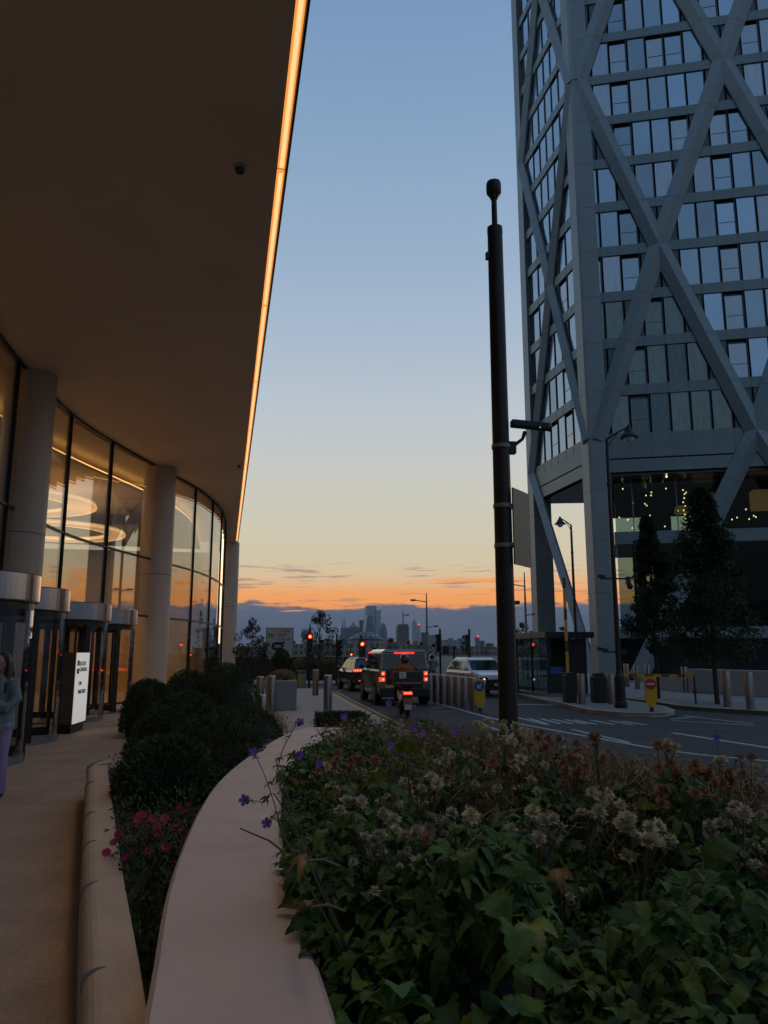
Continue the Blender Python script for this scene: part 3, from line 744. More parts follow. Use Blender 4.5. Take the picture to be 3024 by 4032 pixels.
for i, (px, py, ty) in enumerate(((1863,2797,2665),(1829,2790,2662),(1800,2783,2659),(1773,2778,2657),(1745,2773,2656),(1718,2768,2654),(1693,2762,2651),(1672,2757,2649))):
    p = P(px, py, -.12)
    bollard(p.x, p.y, f'steel bollard in the row between the traffic lanes, {ORD[i]} from the blue arrow sign', 1.03, -.12)
for px, py, lb, h in ((2292,2772,'steel bollard between the yellow barrier post and the black cabinet',1.0),(2409,2772,'steel bollard close behind the fat base of the lamp post',1.0),
    (2866,2783,'left one of two tall steel bollards before the white wall at the right edge',1.12),(2956,2793,'right one of two tall steel bollards before the white wall at the right edge',1.12),
    (2470,2705,'distant steel bollard under the yellow arm just right of the lamp post',1.15),(2510,2713,'distant steel bollard under the yellow arm, left of the no entry sign',1.12),
    (2555,2713,'distant steel bollard directly behind the no entry sign',1.12),(2700,2727,'distant steel bollard between the tree trunk and the white wall end',1.1)):
    p = P(px, py); bollard(p.x, p.y, lb, h)

# tall camera pole in the flower bed
t = thing('camera_pole', 'tall thick black pole with a camera dome on top rising from the flower bed', 'pole', (3.50,9.35,0))
MB().tube([(0,0,0),(0,0,1.2),(0,0,7.45)], [.125,.12,.104], 24).build('shaft', mat('pole_brown_black', (.02,.014,.011), .5, .2, var=.3, vs=6), t)
MB().tube([(0,0,7.45),(0,0,7.54),(0,0,7.56)], [.108,.106,.05], 24).build('cap', A_BLK, t)
MB().tube([(0,0,7.5),(0,0,8.02)], [.040,.038], 16).build('mast', A_BLK, t)
h = MB().lathe([(.05,8.00),(.09,8.05),(.105,8.08),(.105,8.20),(.095,8.24),(.0001,8.26)], 24).build('camera_housing', A_BLK, t)
MB().lathe([(.0001,7.96),(.05,7.98),(.08,8.04)], 20).build('lens_dome', A_HELM, h)
for z in (3.06, 3.58, 4.38): MB().lathe([(.124,z-.025),(.124,z+.025)], 24, sm=False).build('clamp_band', A_GREY, t)
MB().obox((-.115,0,7.1),(.05,.06,.10)).build('junction_box', A_BLK, t)
t = thing('cctv_camera', 'black bullet camera on a bracket arm clamped to the tall black pole', 'camera', (3.50,9.35,4.52), rotz=-.05)
MB().obox((.15,0,-.15),(.09,.10,.16)).build('bracket', A_BLK, t)
MB().tube([(.16,0,-.13),(.30,0,-.02),(.34,0,.08)], [.025,.022,.03], 10).build('arm', A_BLK, t)
b = MB().obox((.40,-.02,.17),(.52,.12,.10),(0,.05,0)).build('camera_body', A_BLK, t, bevel=.02)
MB().tube([(.645,-.02,.155),(.69,-.02,.150)], [.055,.062], 16).build('lens_hood', A_HELM, b)
MB().ell((.52,-.085,.125),(.008,.008,.008),8,6).build('status_led', A_GLED, b)
t = thing('road_sign', 'rectangular road sign seen from its bare metal back, clamped to the tall pole', 'sign', (3.50,9.35,3.31), rotz=-.78)
MB().box(.14,.16,-.02,.52,-.50,.50).build('panel', A_ALU, t)
for z in (-.24, .24): MB().box(.11,.139,-.06,.48,z-.02,z+.02).build('rail', A_GREY, t)

# two black swan-neck lamp posts
def lamp(x, y, H, dirx, label, rotz, s=1.0):
    t = thing('lamp_post', label, 'street lamp', (x,y,0), rotz, 'black bracket lamp posts')
    MB().lathe([(.20,0),(.20,.16),(.17,.19),(.165,.95),(.12,1.05),(.10,1.12)], 20, sm=False).build('base', A_DARK, t)
    MB().tube([(0,0,1.1),(0,0,4),(0,0,H-.4)], [.09,.078,.06], 14).build('shaft', A_DARK, t)
    for z in (1.9, H*.55, H*.82): MB().lathe([(.06,z-.05),(.085,z-.03),(.085,z+.03),(.06,z+.05)], 14).build('collar', A_DARK, t)
    a = MB().tube([(0,0,H-.42),(0,0,H-.1),(.02,0,H)], [.05,.06,.045], 12)
    a.tube([(0,0,H-.05),(.35,0,H+.16),(.66,0,H+.30)], [.035,.03,.028], 10); a.tube([(0,0,H-.35),(.25,0,H+.0),(.38,0,H+.17)], [.02,.018,.018], 8)
    a.build('bracket_arm', A_DARK, t)
    l = MB().lathe([(.06,H+.40),(.075,H+.28),(.14,H+.24),(.17,H+.14),(.30,H+.02),(.31,H-.02),(.0001,H-.02)], 22, c=(.72,0,-.02)).build('lamp_head', A_DARK, t)
    MB().ell((.72,0,H-.05),(.17,.17,.16),16,8).build('lamp_bowl', A_LAMPG, l)
    return t
p = P(2445,2787)
lp = lamp(p.x, p.y, 8.75, 1, 'tall black lamp post with thick base standing on the traffic island', -.45)
c = MB(); c.obox((.0,0,4.05),(.9,.06,.05)); c.obox((-.42,0,4.12),(.26,.12,.10),(0,.1,0)); c.obox((.45,0,3.98),(.14,.14,.26)); c.ell((.5,0,3.80),(.1,.1,.1),12,8)
t = thing('pole_cameras', 'pair of black cameras on a crossbar halfway up the island lamp post', 'camera', (p.x,p.y,0), -.2)
c.build('camera_bar', A_BLK, t)
t = thing('pole_floodlight', 'small black floodlight bracket low on the island lamp post', 'floodlight', (p.x,p.y,0), -.2)
c = MB(); c.obox((-.22,0,1.72),(.5,.05,.05)); c.obox((-.50,0,1.80),(.34,.16,.10),(0,.18,0)); c.obox((.16,0,1.74),(.14,.12,.16)); c.build('bracket', A_BLK, t)
l2 = P(2256+20,2697)
lamp(l2.x, l2.y, 8.7, -1, 'slimmer black lamp post beyond the booth with its lamp turned left', PI+.2)
# guard booth
g0 = P(2159,2743)
t = thing('guard_booth', 'small dark glazed guard booth with a flat overhanging roof', 'booth', (g0.x,g0.y,0), 0)
MB().box(-.02,1.75,.0,3.4,.0,.10).build('plinth', A_GREY, t)
rf = MB().box(-.10,2.0,-.15,3.8,2.28,2.52).build('roof', A_BLK, t, bevel=.01)
MB().box(-.16,-.101,-.15,3.8,2.29,2.51).build('fascia_board', mat('booth_fascia', (.34,.25,.20), .6), rf)
for (x0,x1,y0,y1) in ((0,.08,0,.08),(1.62,1.70,0,.08),(0,.08,1.6,1.66),(0,.08,3.3,3.38),(.95,1.02,0,.06)):
    MB().box(x0,x1,y0,y1,.10,2.28).build('corner_post', A_BLK, t)
for (y0,y1) in ((.1,1.58),(1.68,3.28)):
    MB().box(.03,.05,y0,y1,.12,2.26).build('glass_wall', A_POD, t)
MB().box(1.63,1.66,.1,3.3,.12,2.26).build('back_wall', A_PDK, t)
MB().box(.09,.94,.02,.05,.12,1.15).build('front_panel', A_BLK, t)
MB().box(.09,.94,.02,.04,1.16,2.26).build('front_window', A_POD, t)
MB().box(1.03,1.61,.01,.05,.12,2.24).build('door', A_BLK, t)
MB().box(.12,.62,-.012,.018,.86,1.14).build('notice', A_SBLUE, t)
r = MB(); r.tube([(-1.2,.4,.02),(-1.2,.4,1.12),(-.25,.4,1.12),(-.25,.4,.02)],.025,8); r.tube([(-1.2,.4,1.12),(-1.2,2.2,1.12),(-1.2,2.2,.02)],.025,8)
tag(r.build('guard_rail', A_STEEL, None, (g0.x,g0.y,0)), 'steel tube guard rail in front of the glazed booth side', 'railing')
# barriers
p = P(2244,2766)
t = thing('raised_barrier', 'parking barrier with black cabinet and yellow arm raised straight up', 'barrier', (p.x,p.y,0))
MB().box(-.19,.19,-.2,.2,0,.95).build('cabinet', A_BLK, t, bevel=.03); MB().box(-.16,.16,-.18,.18,.951,1.02).build('cabinet_lid', A_BLK, t, bevel=.02)
am = MB()
for i in range(9): am.hexa([(-.045-.03,-.03,1.0+i*.37),(.045-.03,-.03,1.0+i*.37),(.045-.03,.03,1.0+i*.37),(-.045-.03,.03,1.0+i*.37)],[(-.045-.03,-.03,1.0+i*.37+.37),(.045-.03,-.03,1.0+i*.37+.37),(.045-.03,.03,1.37+i*.37),(-.045-.03,.03,1.37+i*.37)], 1 if i % 3 == 2 else 0)
am.build('barrier_arm', [A_SYEL, mat('barrier_black', (.08,.05,.01), .5)], t)
p = P(2364,2766); q = P(2740,2772)
t = thing('lowered_barrier', 'parking barrier with rounded black cabinet and yellow striped arm lowered', 'barrier', (p.x,p.y,0))
MB().box(-.28,.20,-.2,.2,0,.90).build('cabinet', A_BLK, t, bevel=.05, seg=3); MB().box(-.20,.13,-.16,.16,.90,1.0).build('cabinet_lid', A_BLK, t, bevel=.03)
dv = Vector((q.x-p.x, q.y-p.y, 0)); am = MB()
n = 11
for i in range(n):
    a = dv*(.06+.94*i/n)+Vector((0,0,.93)); b_ = dv*(.06+.94*(i+1)/n)+Vector((0,0,.93)); s = Vector((0,0,.045)); w = dv.normalized().cross(Vector((0,0,1)))*.03
    am.hexa([a-s-w,b_-s-w,b_-s+w,a-s+w],[a+s-w,b_+s-w,b_+s+w,a+s+w], i % 2)
am.build('barrier_arm', [A_SYEL, mat('barrier_stripe', (.14,.08,.012), .5)], t)
MB().tube([dv+Vector((0,0,.0)), dv+Vector((0,0,.95))], .035, 10).obox(dv+Vector((0,0,.42)),(.09,.08,.14)).build('rest_post', mat('barrier_post_red', (.05,.02,.016), .5), t)
# yellow bollard signs
def bsign(x, y, z, label, kind, rotz):
    t = thing('bollard_sign', label, 'sign', (x,y,z), rotz)
    o = [(-.17,1.0),(-.17,.32),(-.06,.12),(.06,.12),(.17,.32),(.17,1.0)]
    MB().add([(a,-.05,b) for a, b in o]+[(a,.05,b) for a, b in o], [(0,1,2,3,4,5),tuple(range(11,5,-1))]+[(i,6+i,6+(i+1) % 6,(i+1) % 6) for i in range(6)]).build('body', A_SYEL, t, bevel=.012)
    MB().tube([(0,0,0),(0,0,.16)], [.07,.05], 12).build('foot', A_BLK, t)
    d = MB().lathe([(.155,-.052),(.155,-.066)], 32, c=(0,0,.79), axis='y', sm=False).build('disc', A_SBLUE if kind == 'arrow' else A_SRED, t)
    if kind == 'arrow':
        a = MB(); c_ = (0,-.0735,.79)
        a.obox(c_,(.18,.01,.035),(0,-PI/4,0)); a.obox((-.055,-.0735,.790),(.036,.0098,.12),(0,0,0)); a.obox((-.012,-.0735,.733),(.12,.0096,.036))
        a.build('arrow', A_WHITE, d)
    else:
        MB().obox((0,-.0735,.79),(.23,.01,.05)).build('white_bar', A_WHITE, d)
p = P(1890,2803,-.12); bsign(p.x, p.y, -.12, 'yellow bollard sign with a blue keep left arrow disc', 'arrow', -.25)
p = P(2567,2802); bsign(p.x, p.y, 0, 'yellow bollard sign with a red no entry disc on the island tip', 'bar', -.35)
# granite block, litter bin, white wall
t = thing('granite_block', 'plain grey granite planter end block beside the steel bollards', 'planter', (0,0,0))
MB().prism([(1.45,23.75),(2.20,23.75),(2.30,27.5),(1.45,27.5)], .004, .88).build('block', mat('grey_granite', (.22,.22,.225), .75, var=.08, vs=3, bump=.2), t, bevel=.03)
t = thing('litter_bin', 'small metal litter bin with yellow strip by the far traffic light', 'bin', (3.95,40.2,-.12))
MB().box(-.22,.22,-.2,.2,0,.80).build('body', A_GREY, t, bevel=.02); MB().box(-.25,.25,-.22,.22,.82,.90).build('lid', A_DARK, t); MB().box(-.2,.0,-.205,-.2005,.2,.7).build('yellow_strip', A_GREEN, t)
wa, wb = P(2709,2725), P(3200,2757)
t = thing('low_white_wall', 'low pale wall in front of the tower entrance', 'wall', (0,0,0))
d = (wb-wa).normalized(); nn = Vector((-d.y, d.x, 0))
MB().prism([tuple(wa[:2]),tuple(wb[:2]),tuple((wb+nn*.5)[:2]),tuple((wa+nn*.5)[:2])], .004, 1.0).build('wall_face', mat('white_wall', (.36,.34,.32), .8, var=.06, vs=2), t, bevel=.02)
wc = P(2600,2717); 
MB().prism([tuple(wc[:2]),(wa.x-.02,wa.y),tuple((wa+nn*.4)[:2]),tuple((wc+nn*.4)[:2])], .004, .72).build('stepped_end', MATS['white_wall'], t, bevel=.02)

# ------------------------------------------------------------------ traffic lights and far signs
def signal(x, y, zc, label, red=True, rotz=0.0, pole=True, s=1.0, extra=None):
    t = thing('traffic_light', label, 'traffic light', (x,y,-.1), rotz, 'traffic lights at the junction')
    if pole: MB().tube([(0,0,0),(0,0,zc+.5)], .057*s, 12).build('pole', A_DARK, t)
    b = MB().box(-.15*s,.15*s,-.22,-.06,zc-.78*s,zc+.17*s).build('signal_head', A_BLK, t, bevel=.03)
    for i, z in enumerate((zc, zc-.31*s, zc-.62*s)):
        on = red and i == 0
        lens = MB().lathe([(.10*s,-.221),(.10*s,-.232),(.06*s,-.236)], 20, c=(0,0,z), axis='y').build('lens', A_RED if on else A_HELM, b)
        if on: MB().lathe([(.05*s,-.237),(.05*s,-.240)], 16, c=(0,0,z), axis='y').build('lens_core', A_REDHOT, lens)
        hd = MB(); n = 9
        hd.loft([[(.12*s*math.cos(a),-.222,z+.12*s*math.sin(a)),(.12*s*math.cos(a),-.40,z+.12*s*math.sin(a)+.0),(.112*s*math.cos(a),-.40,z+.112*s*math.sin(a)),(.112*s*math.cos(a),-.222,z+.112*s*math.sin(a))] for a in [PI*j/n for j in range(n+1)]])
        hd.build('hood', A_BLK, b)
    return t
p = P(1217,2709,-.1); k = (p.y)/ray(1217,2709).y
sg = signal(p.x, p.y, 2.62, 'traffic light showing red on a black pole beside the round sign back', True, -.08)
MB().obox((.0,-.15,1.55),(.42,.22,.40)).build('push_button_unit', A_BLK, sg)
MB().tube([(0,0,3.1),(0,0,3.3)], .03, 8).build('pole_tip', A_BLK, sg)
t = thing('round_sign', 'round road sign seen from its dark back, left of the red light', 'sign', (p.x-.26,p.y-.05,2.60), .3)
MB().lathe([(.235,-.012),(.235,.012)], 32, axis='y', sm=False).build('disc', A_GREY, t); MB().obox((0,.03,0),(.5,.03,.05)).build('rail', A_BLK, t)
q = PD(1423,2536,43.0)
signal(q.x, q.y, q.z+.1, 'bright red traffic light just above the black and silver cars', True, .05, s=1.15)
q = PD(1380,2577,46.5)
signal(q.x, q.y, q.z+.1, 'small low red signal beside the blue arrow sign', True, .05, s=.62)
q = PD(1322,2560,43.3); signal(q.x+.1, q.y+.3, 2.35, 'unlit traffic light with wide dark board between the two red signals', False, .5)
q = PD(1733,2540,44.0); sg = signal(q.x, q.y, q.z+.55, 'unlit traffic light head seen from behind right of the pale lamp post', False, PI+.4, s=1.1)
MB().obox((-.42,0,q.z-.2),(.3,.25,.5)).build('side_box', A_BLK, sg)
q = PD(1848,2530,42.0); signal(q.x, q.y, q.z+.35, 'unlit traffic light in profile left of the thick black pole', False, -PI/2+.2, s=1.15)
for i, (px, py) in enumerate(((1787,2545),(1472,2550))):
    q = PD(px, py, 47)
    t = thing('signal_post', ['plain dark signal post between the two unlit traffic lights','thin dark signal post close right of the bright red light'][i], 'post', (q.x,q.y,-.1))
    MB().tube([(0,0,0),(0,0,q.z+.1)], .06, 10).obox((0,0,q.z),(.24,.2,.22)).build('post', A_DARK, t)
# blue arrow sign
p = P(1349,2690,-.1)
t = thing('round_arrow_sign', 'round blue sign with white arrow pointing left on a grey pole', 'sign', (p.x,p.y,-.1), -.1)
MB().tube([(0,0,0),(0,0,2.55)], .045, 10).build('pole', A_GREY, t)
zc = 44.2*(2570-2528)/3029*1.03+EYE+.1
d = MB().lathe([(.19,-.05),(.19,-.07)], 32, c=(0,0,zc), axis='y', sm=False).build('disc', A_SBLUE, t)
a = MB().obox((.03,-.078,zc),(.20,.01,.04)); a.add([(-.14,-.078,zc),(-.04,-.078,zc-.085),(-.04,-.078,zc+.085),(-.14,-.072,zc),(-.04,-.072,zc-.085),(-.04,-.072,zc+.085)],[(0,1,2),(5,4,3),(0,3,4,1),(1,4,5,2),(2,5,3,0)])
a.build('arrow', A_WHITE, d)
# big direction sign
A, B = PD(1050,2474,45), PD(1152,2572,45)
w, zt, zb = B.x-A.x+.0, A.z, EYE-.35
t = thing('direction_sign', 'large pale direction sign with place names and a road loop diagram', 'sign', (A.x,45,0), -.12)
MB().box(0,w,-.02,.02,zb,zt).build('panel', mat('direction_sign_white', (.40,.41,.42), .6), t)
fr = MB(); fr.box(-.03,0,-.03,.03,zb,zt+.03); fr.box(w,w+.03,-.03,.03,zb,zt+.03); fr.box(0,w,-.03,.03,zt,zt+.03); fr.build('border', A_DARK, t)
for x in (.25, w-.25): MB().tube([(x,.08,-.1),(x,.08,zt-.1)], .05, 8).build('post', A_GREY, t)
H_ = zt-zb; rr = (PI/2,0,0); u = w/102.0
tx = lambda px, py, b, sz: text('lettering', b, sz, A_TXT, t, ((px-1050)*u,-.024,zt-(py-2474)*u), rr)
tx(1053,2500,'Millwall',.14); tx(1054,2508,'A1206',.13); tx(1095,2487,'City',.13); tx(1095,2500,'Mile End',.14); tx(1095,2509,'A1206',.13); tx(1095,2519,'Canary Wharf',.135)
MB().box((1115-1050)*u,(1139-1050)*u,-.028,-.021,zt-(2489-2474)*u,zt-(2480-2474)*u).build('yellow_patch', A_GREEN, t)
lp_ = [(1110,2552),(1082,2552),(1077,2549),(1076,2542),(1078,2534),(1085,2531),(1104,2531),(1109,2534),(1112,2541),(1114,2545)]
mb = MB().tube([((x-1050)*u,-.026,zt-(y_-2474)*u) for x, y_ in lp_], .07, 6, sm=False); mb.tube([((x-1050)*u,-.026,zt-(y_-2474)*u) for x, y_ in ((1107,2533),(1120,2526))], .07, 6); mb.tube([((x-1050)*u,-.026,zt-(y_-2474)*u) for x, y_ in ((1104,2552),(1103,2566))], .06, 6)
mb.build('loop_diagram', A_TXT, t)

# far double-arm lamp posts, flood mast
def slim(px, top, Y, arms, label, spike=0.0):
    q = PD(px, top, Y)
    t = thing('slim_lamp_post', label, 'street lamp', (q.x,Y,-.1), 0, 'slim pale lamp posts over the far road')
    MB().tube([(0,0,0),(0,0,q.z*.6),(0,0,q.z+.1)], [.11,.08,.035], 10).build('mast', A_GREY, t)
    for (ax_, ay) in arms:
        e = PD(ax_, ay, Y); dx = e.x-q.x; zz = e.z+.1; s = 1 if dx > 0 else -1
        a = MB().tube([(0,0,zz-.12),(dx*.5,0,zz-.04),(dx*.85,0,zz)], .035, 8).build('arm', A_GREY, t)
        MB().ell((dx*.88,0,zz),(abs(dx)*.22,.14,.08),12,6).build('lamp_head', A_GREY, a)
    return t
slim(1679,2334,56,((1620,2363),(1722,2465)),'tall slim lamp post with two curved arms in the centre of the skyline')
slim(1587,2407,62,((1609,2420),),'shorter slim lamp post with one arm right of the tallest far towers')
slim(2064,2254,48,((2005,2301),(2104,2418)),'tall slim lamp post between the thick black pole and the tower')
q = PD(2025,2372,75); t = thing('floodlight_mast', 'mast with twin floodlights just right of the thick black pole', 'mast', (q.x,75,-.1))
MB().tube([(0,0,0),(0,0,q.z+.1)], [.12,.07], 10).build('mast', A_GREY, t)
for s in (-1, 1): MB().obox((s*.32,0,q.z+.1),(.5,.2,.35)).build('floodlight', A_DARK, t)
# river wall / hoarding with planting in front
t = thing('river_wall', 'long dark river wall behind the far verge', 'wall', (0,0,0))
MB().box(-30,13.5,51,51.4,0.004,1.40).build('wall_panel', A_DARK, t); MB().box(-30,13.5,50.95,51.45,1.402,1.46).build('coping', A_GREY, t)

# ------------------------------------------------------------------ far town and skyline
def facade(name, col, win, sw, sh):
    m = bpy.data.materials.new(name); m.use_nodes = True; t = m.node_tree; b = t.nodes['Principled BSDF']; b.inputs['Roughness'].default_value = .7
    co = t.nodes.new('ShaderNodeTexCoord'); mp = t.nodes.new('ShaderNodeMapping'); mp.inputs['Rotation'].default_value = (PI/2, 0, 0)
    br = t.nodes.new('ShaderNodeTexBrick'); br.offset = 0.0; br.inputs['Scale'].default_value = 1.0
    br.inputs['Brick Width'].default_value = sw; br.inputs['Row Height'].default_value = sh; br.inputs['Mortar Size'].default_value = min(sw, sh)*.22; br.inputs['Mortar Smooth'].default_value = 0
    br.inputs['Color1'].default_value = (*win, 1); br.inputs['Color2'].default_value = (*[c*1.5 for c in win], 1); br.inputs['Mortar'].default_value = (*col, 1)
    t.links.new(co.outputs['Object'], mp.inputs[0]); t.links.new(mp.outputs[0], br.inputs['Vector']); t.links.new(br.outputs['Color'], b.inputs['Base Color'])
    return m
F_BRICK = facade('brick_flats', (.19,.14,.11), (.05,.05,.055), 3.2, 3.1); F_CREAM = facade('stone_terrace', (.27,.23,.18), (.07,.065,.06), 3.0, 3.4)
F_PALE = facade('pale_flats', (.30,.31,.31), (.10,.11,.13), 3.4, 3.0); F_TWR = facade('office_tower', (.17,.20,.24), (.09,.11,.14), 9, 4); F_TWRP = facade('pale_tower', (.40,.44,.48), (.22,.26,.30), 9, 4)
def far_block(name, px0, px1, top, Y, m, label, cat, group=None, depth=None, base=-.1):
    a, b = PD(px0, top, Y), PD(px1, top, Y)
    t = thing(name, label, cat, ((a.x+b.x)/2, Y, base), 0, group)
    w = (b.x-a.x)/2; h = a.z-base
    MB().box(-w, w, 0, depth or max(2*w*.8, 8), 0, h).build('main_block', m, t)
    return t, w, h
S = 4500.0; G = 'towers of the far skyline'
k = S/FPX*1.03
def up(t, w0, w1, h0, h1, m, nm, d0=0, d1=30): MB().box(w0, w1, d0, d1, h0, h1).build(nm, m, t)
px = lambda n: n*k
t = thing('far_tower', 'flared curving tower half hidden behind the round sign back', 'tower', (PD(1203,2560,S).x, S, 0), 0, G)
hh = PD(1203,2475,S).z
MB().loft([[(-w*k,y_,z) for y_ in (0,)]+[(w*k,0,z),(w*k,40,z),(-w*k,40,z)] for w, z in ((11,0),(12,hh*.4),(14,hh*.75),(15.5,hh*.93),(15,hh*.97),(10,hh))]).build('main_block', F_TWRP, t)
t, w, h = far_block('far_tower',1343,1367,2473,S,F_TWR,'narrow far tower carrying two thin crane spires',"tower",G)
for x in (-w*.4, w*.35): MB().tube([(x,10,h),(x,10,h+px(38))], [4,1.2], 6).build('crane_mast', A_B['dark'], t)
up(t,-w*1.6,-w*1.01,0,h*.72,A_B['grey'],'lower_wing')
t, w, h = far_block('far_tower',1369,1417,2470,S,F_TWR,'broad far block with a small pyramid pinnacle on its roof','tower',G)
MB().hexa([(-30,0,h),(30,0,h),(30,40,h),(-30,40,h)],[(-8,15,h+px(12)),(8,15,h+px(12)),(8,25,h+px(12)),(-8,25,h+px(12))]).tube([(0,20,h+px(12)),(0,20,h+px(24))],[7,1],6).build('pinnacle', A_B['grey'], t)
t, w, h = far_block('far_tower',1417,1443,2442,S+200,A_B['dark'],'dark far slab left of the sloping glass tower','tower',G)
t, w, h = far_block('far_tower',1444,1500,2402,S+300,F_TWRP,'tallest far skyscraper with a stepped flat top','tower',G)
up(t,-w,w*.38,h+.1,h+px(18),F_TWRP,'upper_step',0,60); up(t,w*.2,w*.24,h*.3,h*.99,A_B['dark'],'recess_shade',-4,-.1)  # dark strip on the face: recess shade put into its colour
t = thing('far_tower', 'far glass tower whose left side slopes like a wedge', 'tower', (PD(1452,2560,S-100).x, S-100, 0), 0, G)
hw, hz = PD(1440,2424,S-100), PD(1452,2495,S-100); x0 = PD(1452,2560,S-100).x
MB().hexa([(-px(34),0,0),(px(29),0,0),(px(29),40,0),(-px(34),40,0)],[(-px(12),0,hw.z),(px(14),0,hw.z),(px(14),40,hw.z),(-px(12),40,hw.z)]).build('main_block', A_B['blue'], t)
MB().hexa([(-px(34.4),-3,0),(-px(26),-3,0),(-px(26),-.1,0),(-px(34.4),-.1,0)],[(-px(12.4),-3,hw.z),(-px(5),-3,hw.z),(-px(5),-.1,hw.z),(-px(12.4),-.1,hw.z)]).build('pale_edge', A_B['pale'], t)
MB().box(px(2),px(13),-3,-.1,px(2),hw.z*.93).build('service_core', A_B['grey'], t)
t = thing('far_tower', 'rounded bullet shaped far tower', 'tower', (PD(1512,2560,S).x, S, 0), 0, G)
hh = PD(1512,2452,S).z; R_ = px(17.5)
MB().lathe([(R_*.86,0),(R_*.97,hh*.3),(R_,hh*.48),(R_*.93,hh*.68),(R_*.74,hh*.84),(R_*.42,hh*.95),(R_*.12,hh)], 24, c=(0,R_,0)).build('main_block', F_TWR, t)
t, w, h = far_block('far_tower',1567,1610,2463,S-600,A_B['dark'],'square dark far tower with a flat top right of the cluster','tower',G); up(t,-w*.9,w*.9,h+.1,h+8,A_B['grey'],'crown')
t, w, h = far_block('far_tower',1627,1655,2462,S-300,F_TWRP,'slim stepped far tower with a mast and red roof light','tower',G)
up(t,-w,-w*.1,h+.1,h+px(14),F_TWRP,'upper_step'); MB().tube([(-w*.6,10,h+px(14)),(-w*.6,10,h+px(24))],[5,1],6).build('mast', A_B['dark'], t)
MB().ell((w*.6,-6,h+4),(4.5,4.5,4.5),8,5).build('roof_light', A_TAIL, t)
far_block('far_tower',1662,1688,2490,2600,A_B['dark'],'plain dark far block behind the tall slim lamp post','tower',G)
for i, (a, b, tp, Y, m, lb) in enumerate(((1686,1730,2500,1100,F_PALE,'pale slab of flats behind the unlit signal head'),(1742,1802,2520,1500,F_PALE,'low pale row of far flats between the two unlit signals'),
    (1766,1784,2513,1600,A_B['grey'],'small grey roof block rising over the pale far row'),(1808,1842,2513,1300,F_TWR,'grey far flats just left of the profile traffic light'),
    (1873,1888,2508,3000,F_TWR,'thin far tower with a red roof light near the thick pole'),(1892,1908,2523,3000,A_B['dark'],'shorter thin far tower beside the red lit one'),
    (1921,1944,2533,900,F_BRICK,'stepped brick block closest to the thick black pole'))):
    t, w, h = far_block('far_flats', a, b, tp, Y, m, lb, 'building', 'distant blocks over the river')
    if 'red' in lb and 'beside' not in lb: MB().ell((0,-4,h+2),(4,4,4),8,5).build('roof_light', A_TAIL, t)
G2 = 'low buildings across the water'
for a, b, tp, Y, m, lb in ((930,1090,2545,420,F_BRICK,'low brick terrace behind the direction sign'),(1088,1222,2535,430,F_CREAM,'low stone terrace between the direction sign and the red light'),(1224,1330,2534,400,F_BRICK,'long brown terrace behind the young tree'),(1332,1384,2536,390,F_CREAM,'short stone block left of the domed hall'),
    (1522,1570,2528,380,F_BRICK,'brown block with chimneys right of the domed hall'),(1571,1628,2535,420,F_CREAM,'low pale terrace under the square far tower'),(1629,1690,2540,400,F_BRICK,'low brick terrace under the slim stepped tower'),(1691,1760,2546,430,F_CREAM,'low stone terrace behind the distant rider'),(1761,1860,2552,410,F_BRICK,'long low brick terrace left of the thick pole'),
    (1861,1950,2545,470,F_CREAM,'low stone terrace touching the thick black pole'),(1951,2120,2548,450,F_BRICK,'low brick terrace behind the guard booth'),(2121,2420,2552,500,F_CREAM,'low stone terrace seen under the tower legs'),(700,929,2550,500,F_BRICK,'low terrace mostly hidden by the lobby column')):
    t, w, h = far_block('far_terrace', a, b, tp, Y, m, lb, 'building', G2)
    rr_ = random.Random(a)
    for i in range(3):
        x = rr_.uniform(-w*.8, w*.8); MB().box(x-.9,x+.9,3,5,h,h+rr_.uniform(1,2.4)).build('chimney', A_B['brick'], t)
a, b = PD(1384,2517,360), PD(1520,2517,360); w = (b.x-a.x)/2
t = thing('domed_hall', 'broad stone hall with a dark conical roof dotted with skylights', 'building', ((a.x+b.x)/2, 360, -.1))
MB().lathe([(w,0),(w,a.z+.1)], 20, c=(0,w,0), sm=False).build('stone_wall', F_CREAM, t)
pk = PD(1450,2486,360).z+.1
rf = MB().lathe([(w*1.06,a.z),(w*1.02,a.z+.5),(w*.55,a.z+(pk-a.z)*.72),(w*.22,pk),(.01,pk)], 20, c=(0,w,0), sm=False).build('conical_roof', A_B['slate'], t)
for x in (-.55,-.28,0,.28,.55): MB().obox((x*w, w-math.sqrt(max(0,(.72*w)**2-(x*w)**2))-.1, a.z+(pk-a.z)*.50),(.8,.1,.6),(-.6,0,0)).build('skylight', A_B['pale'], rf)

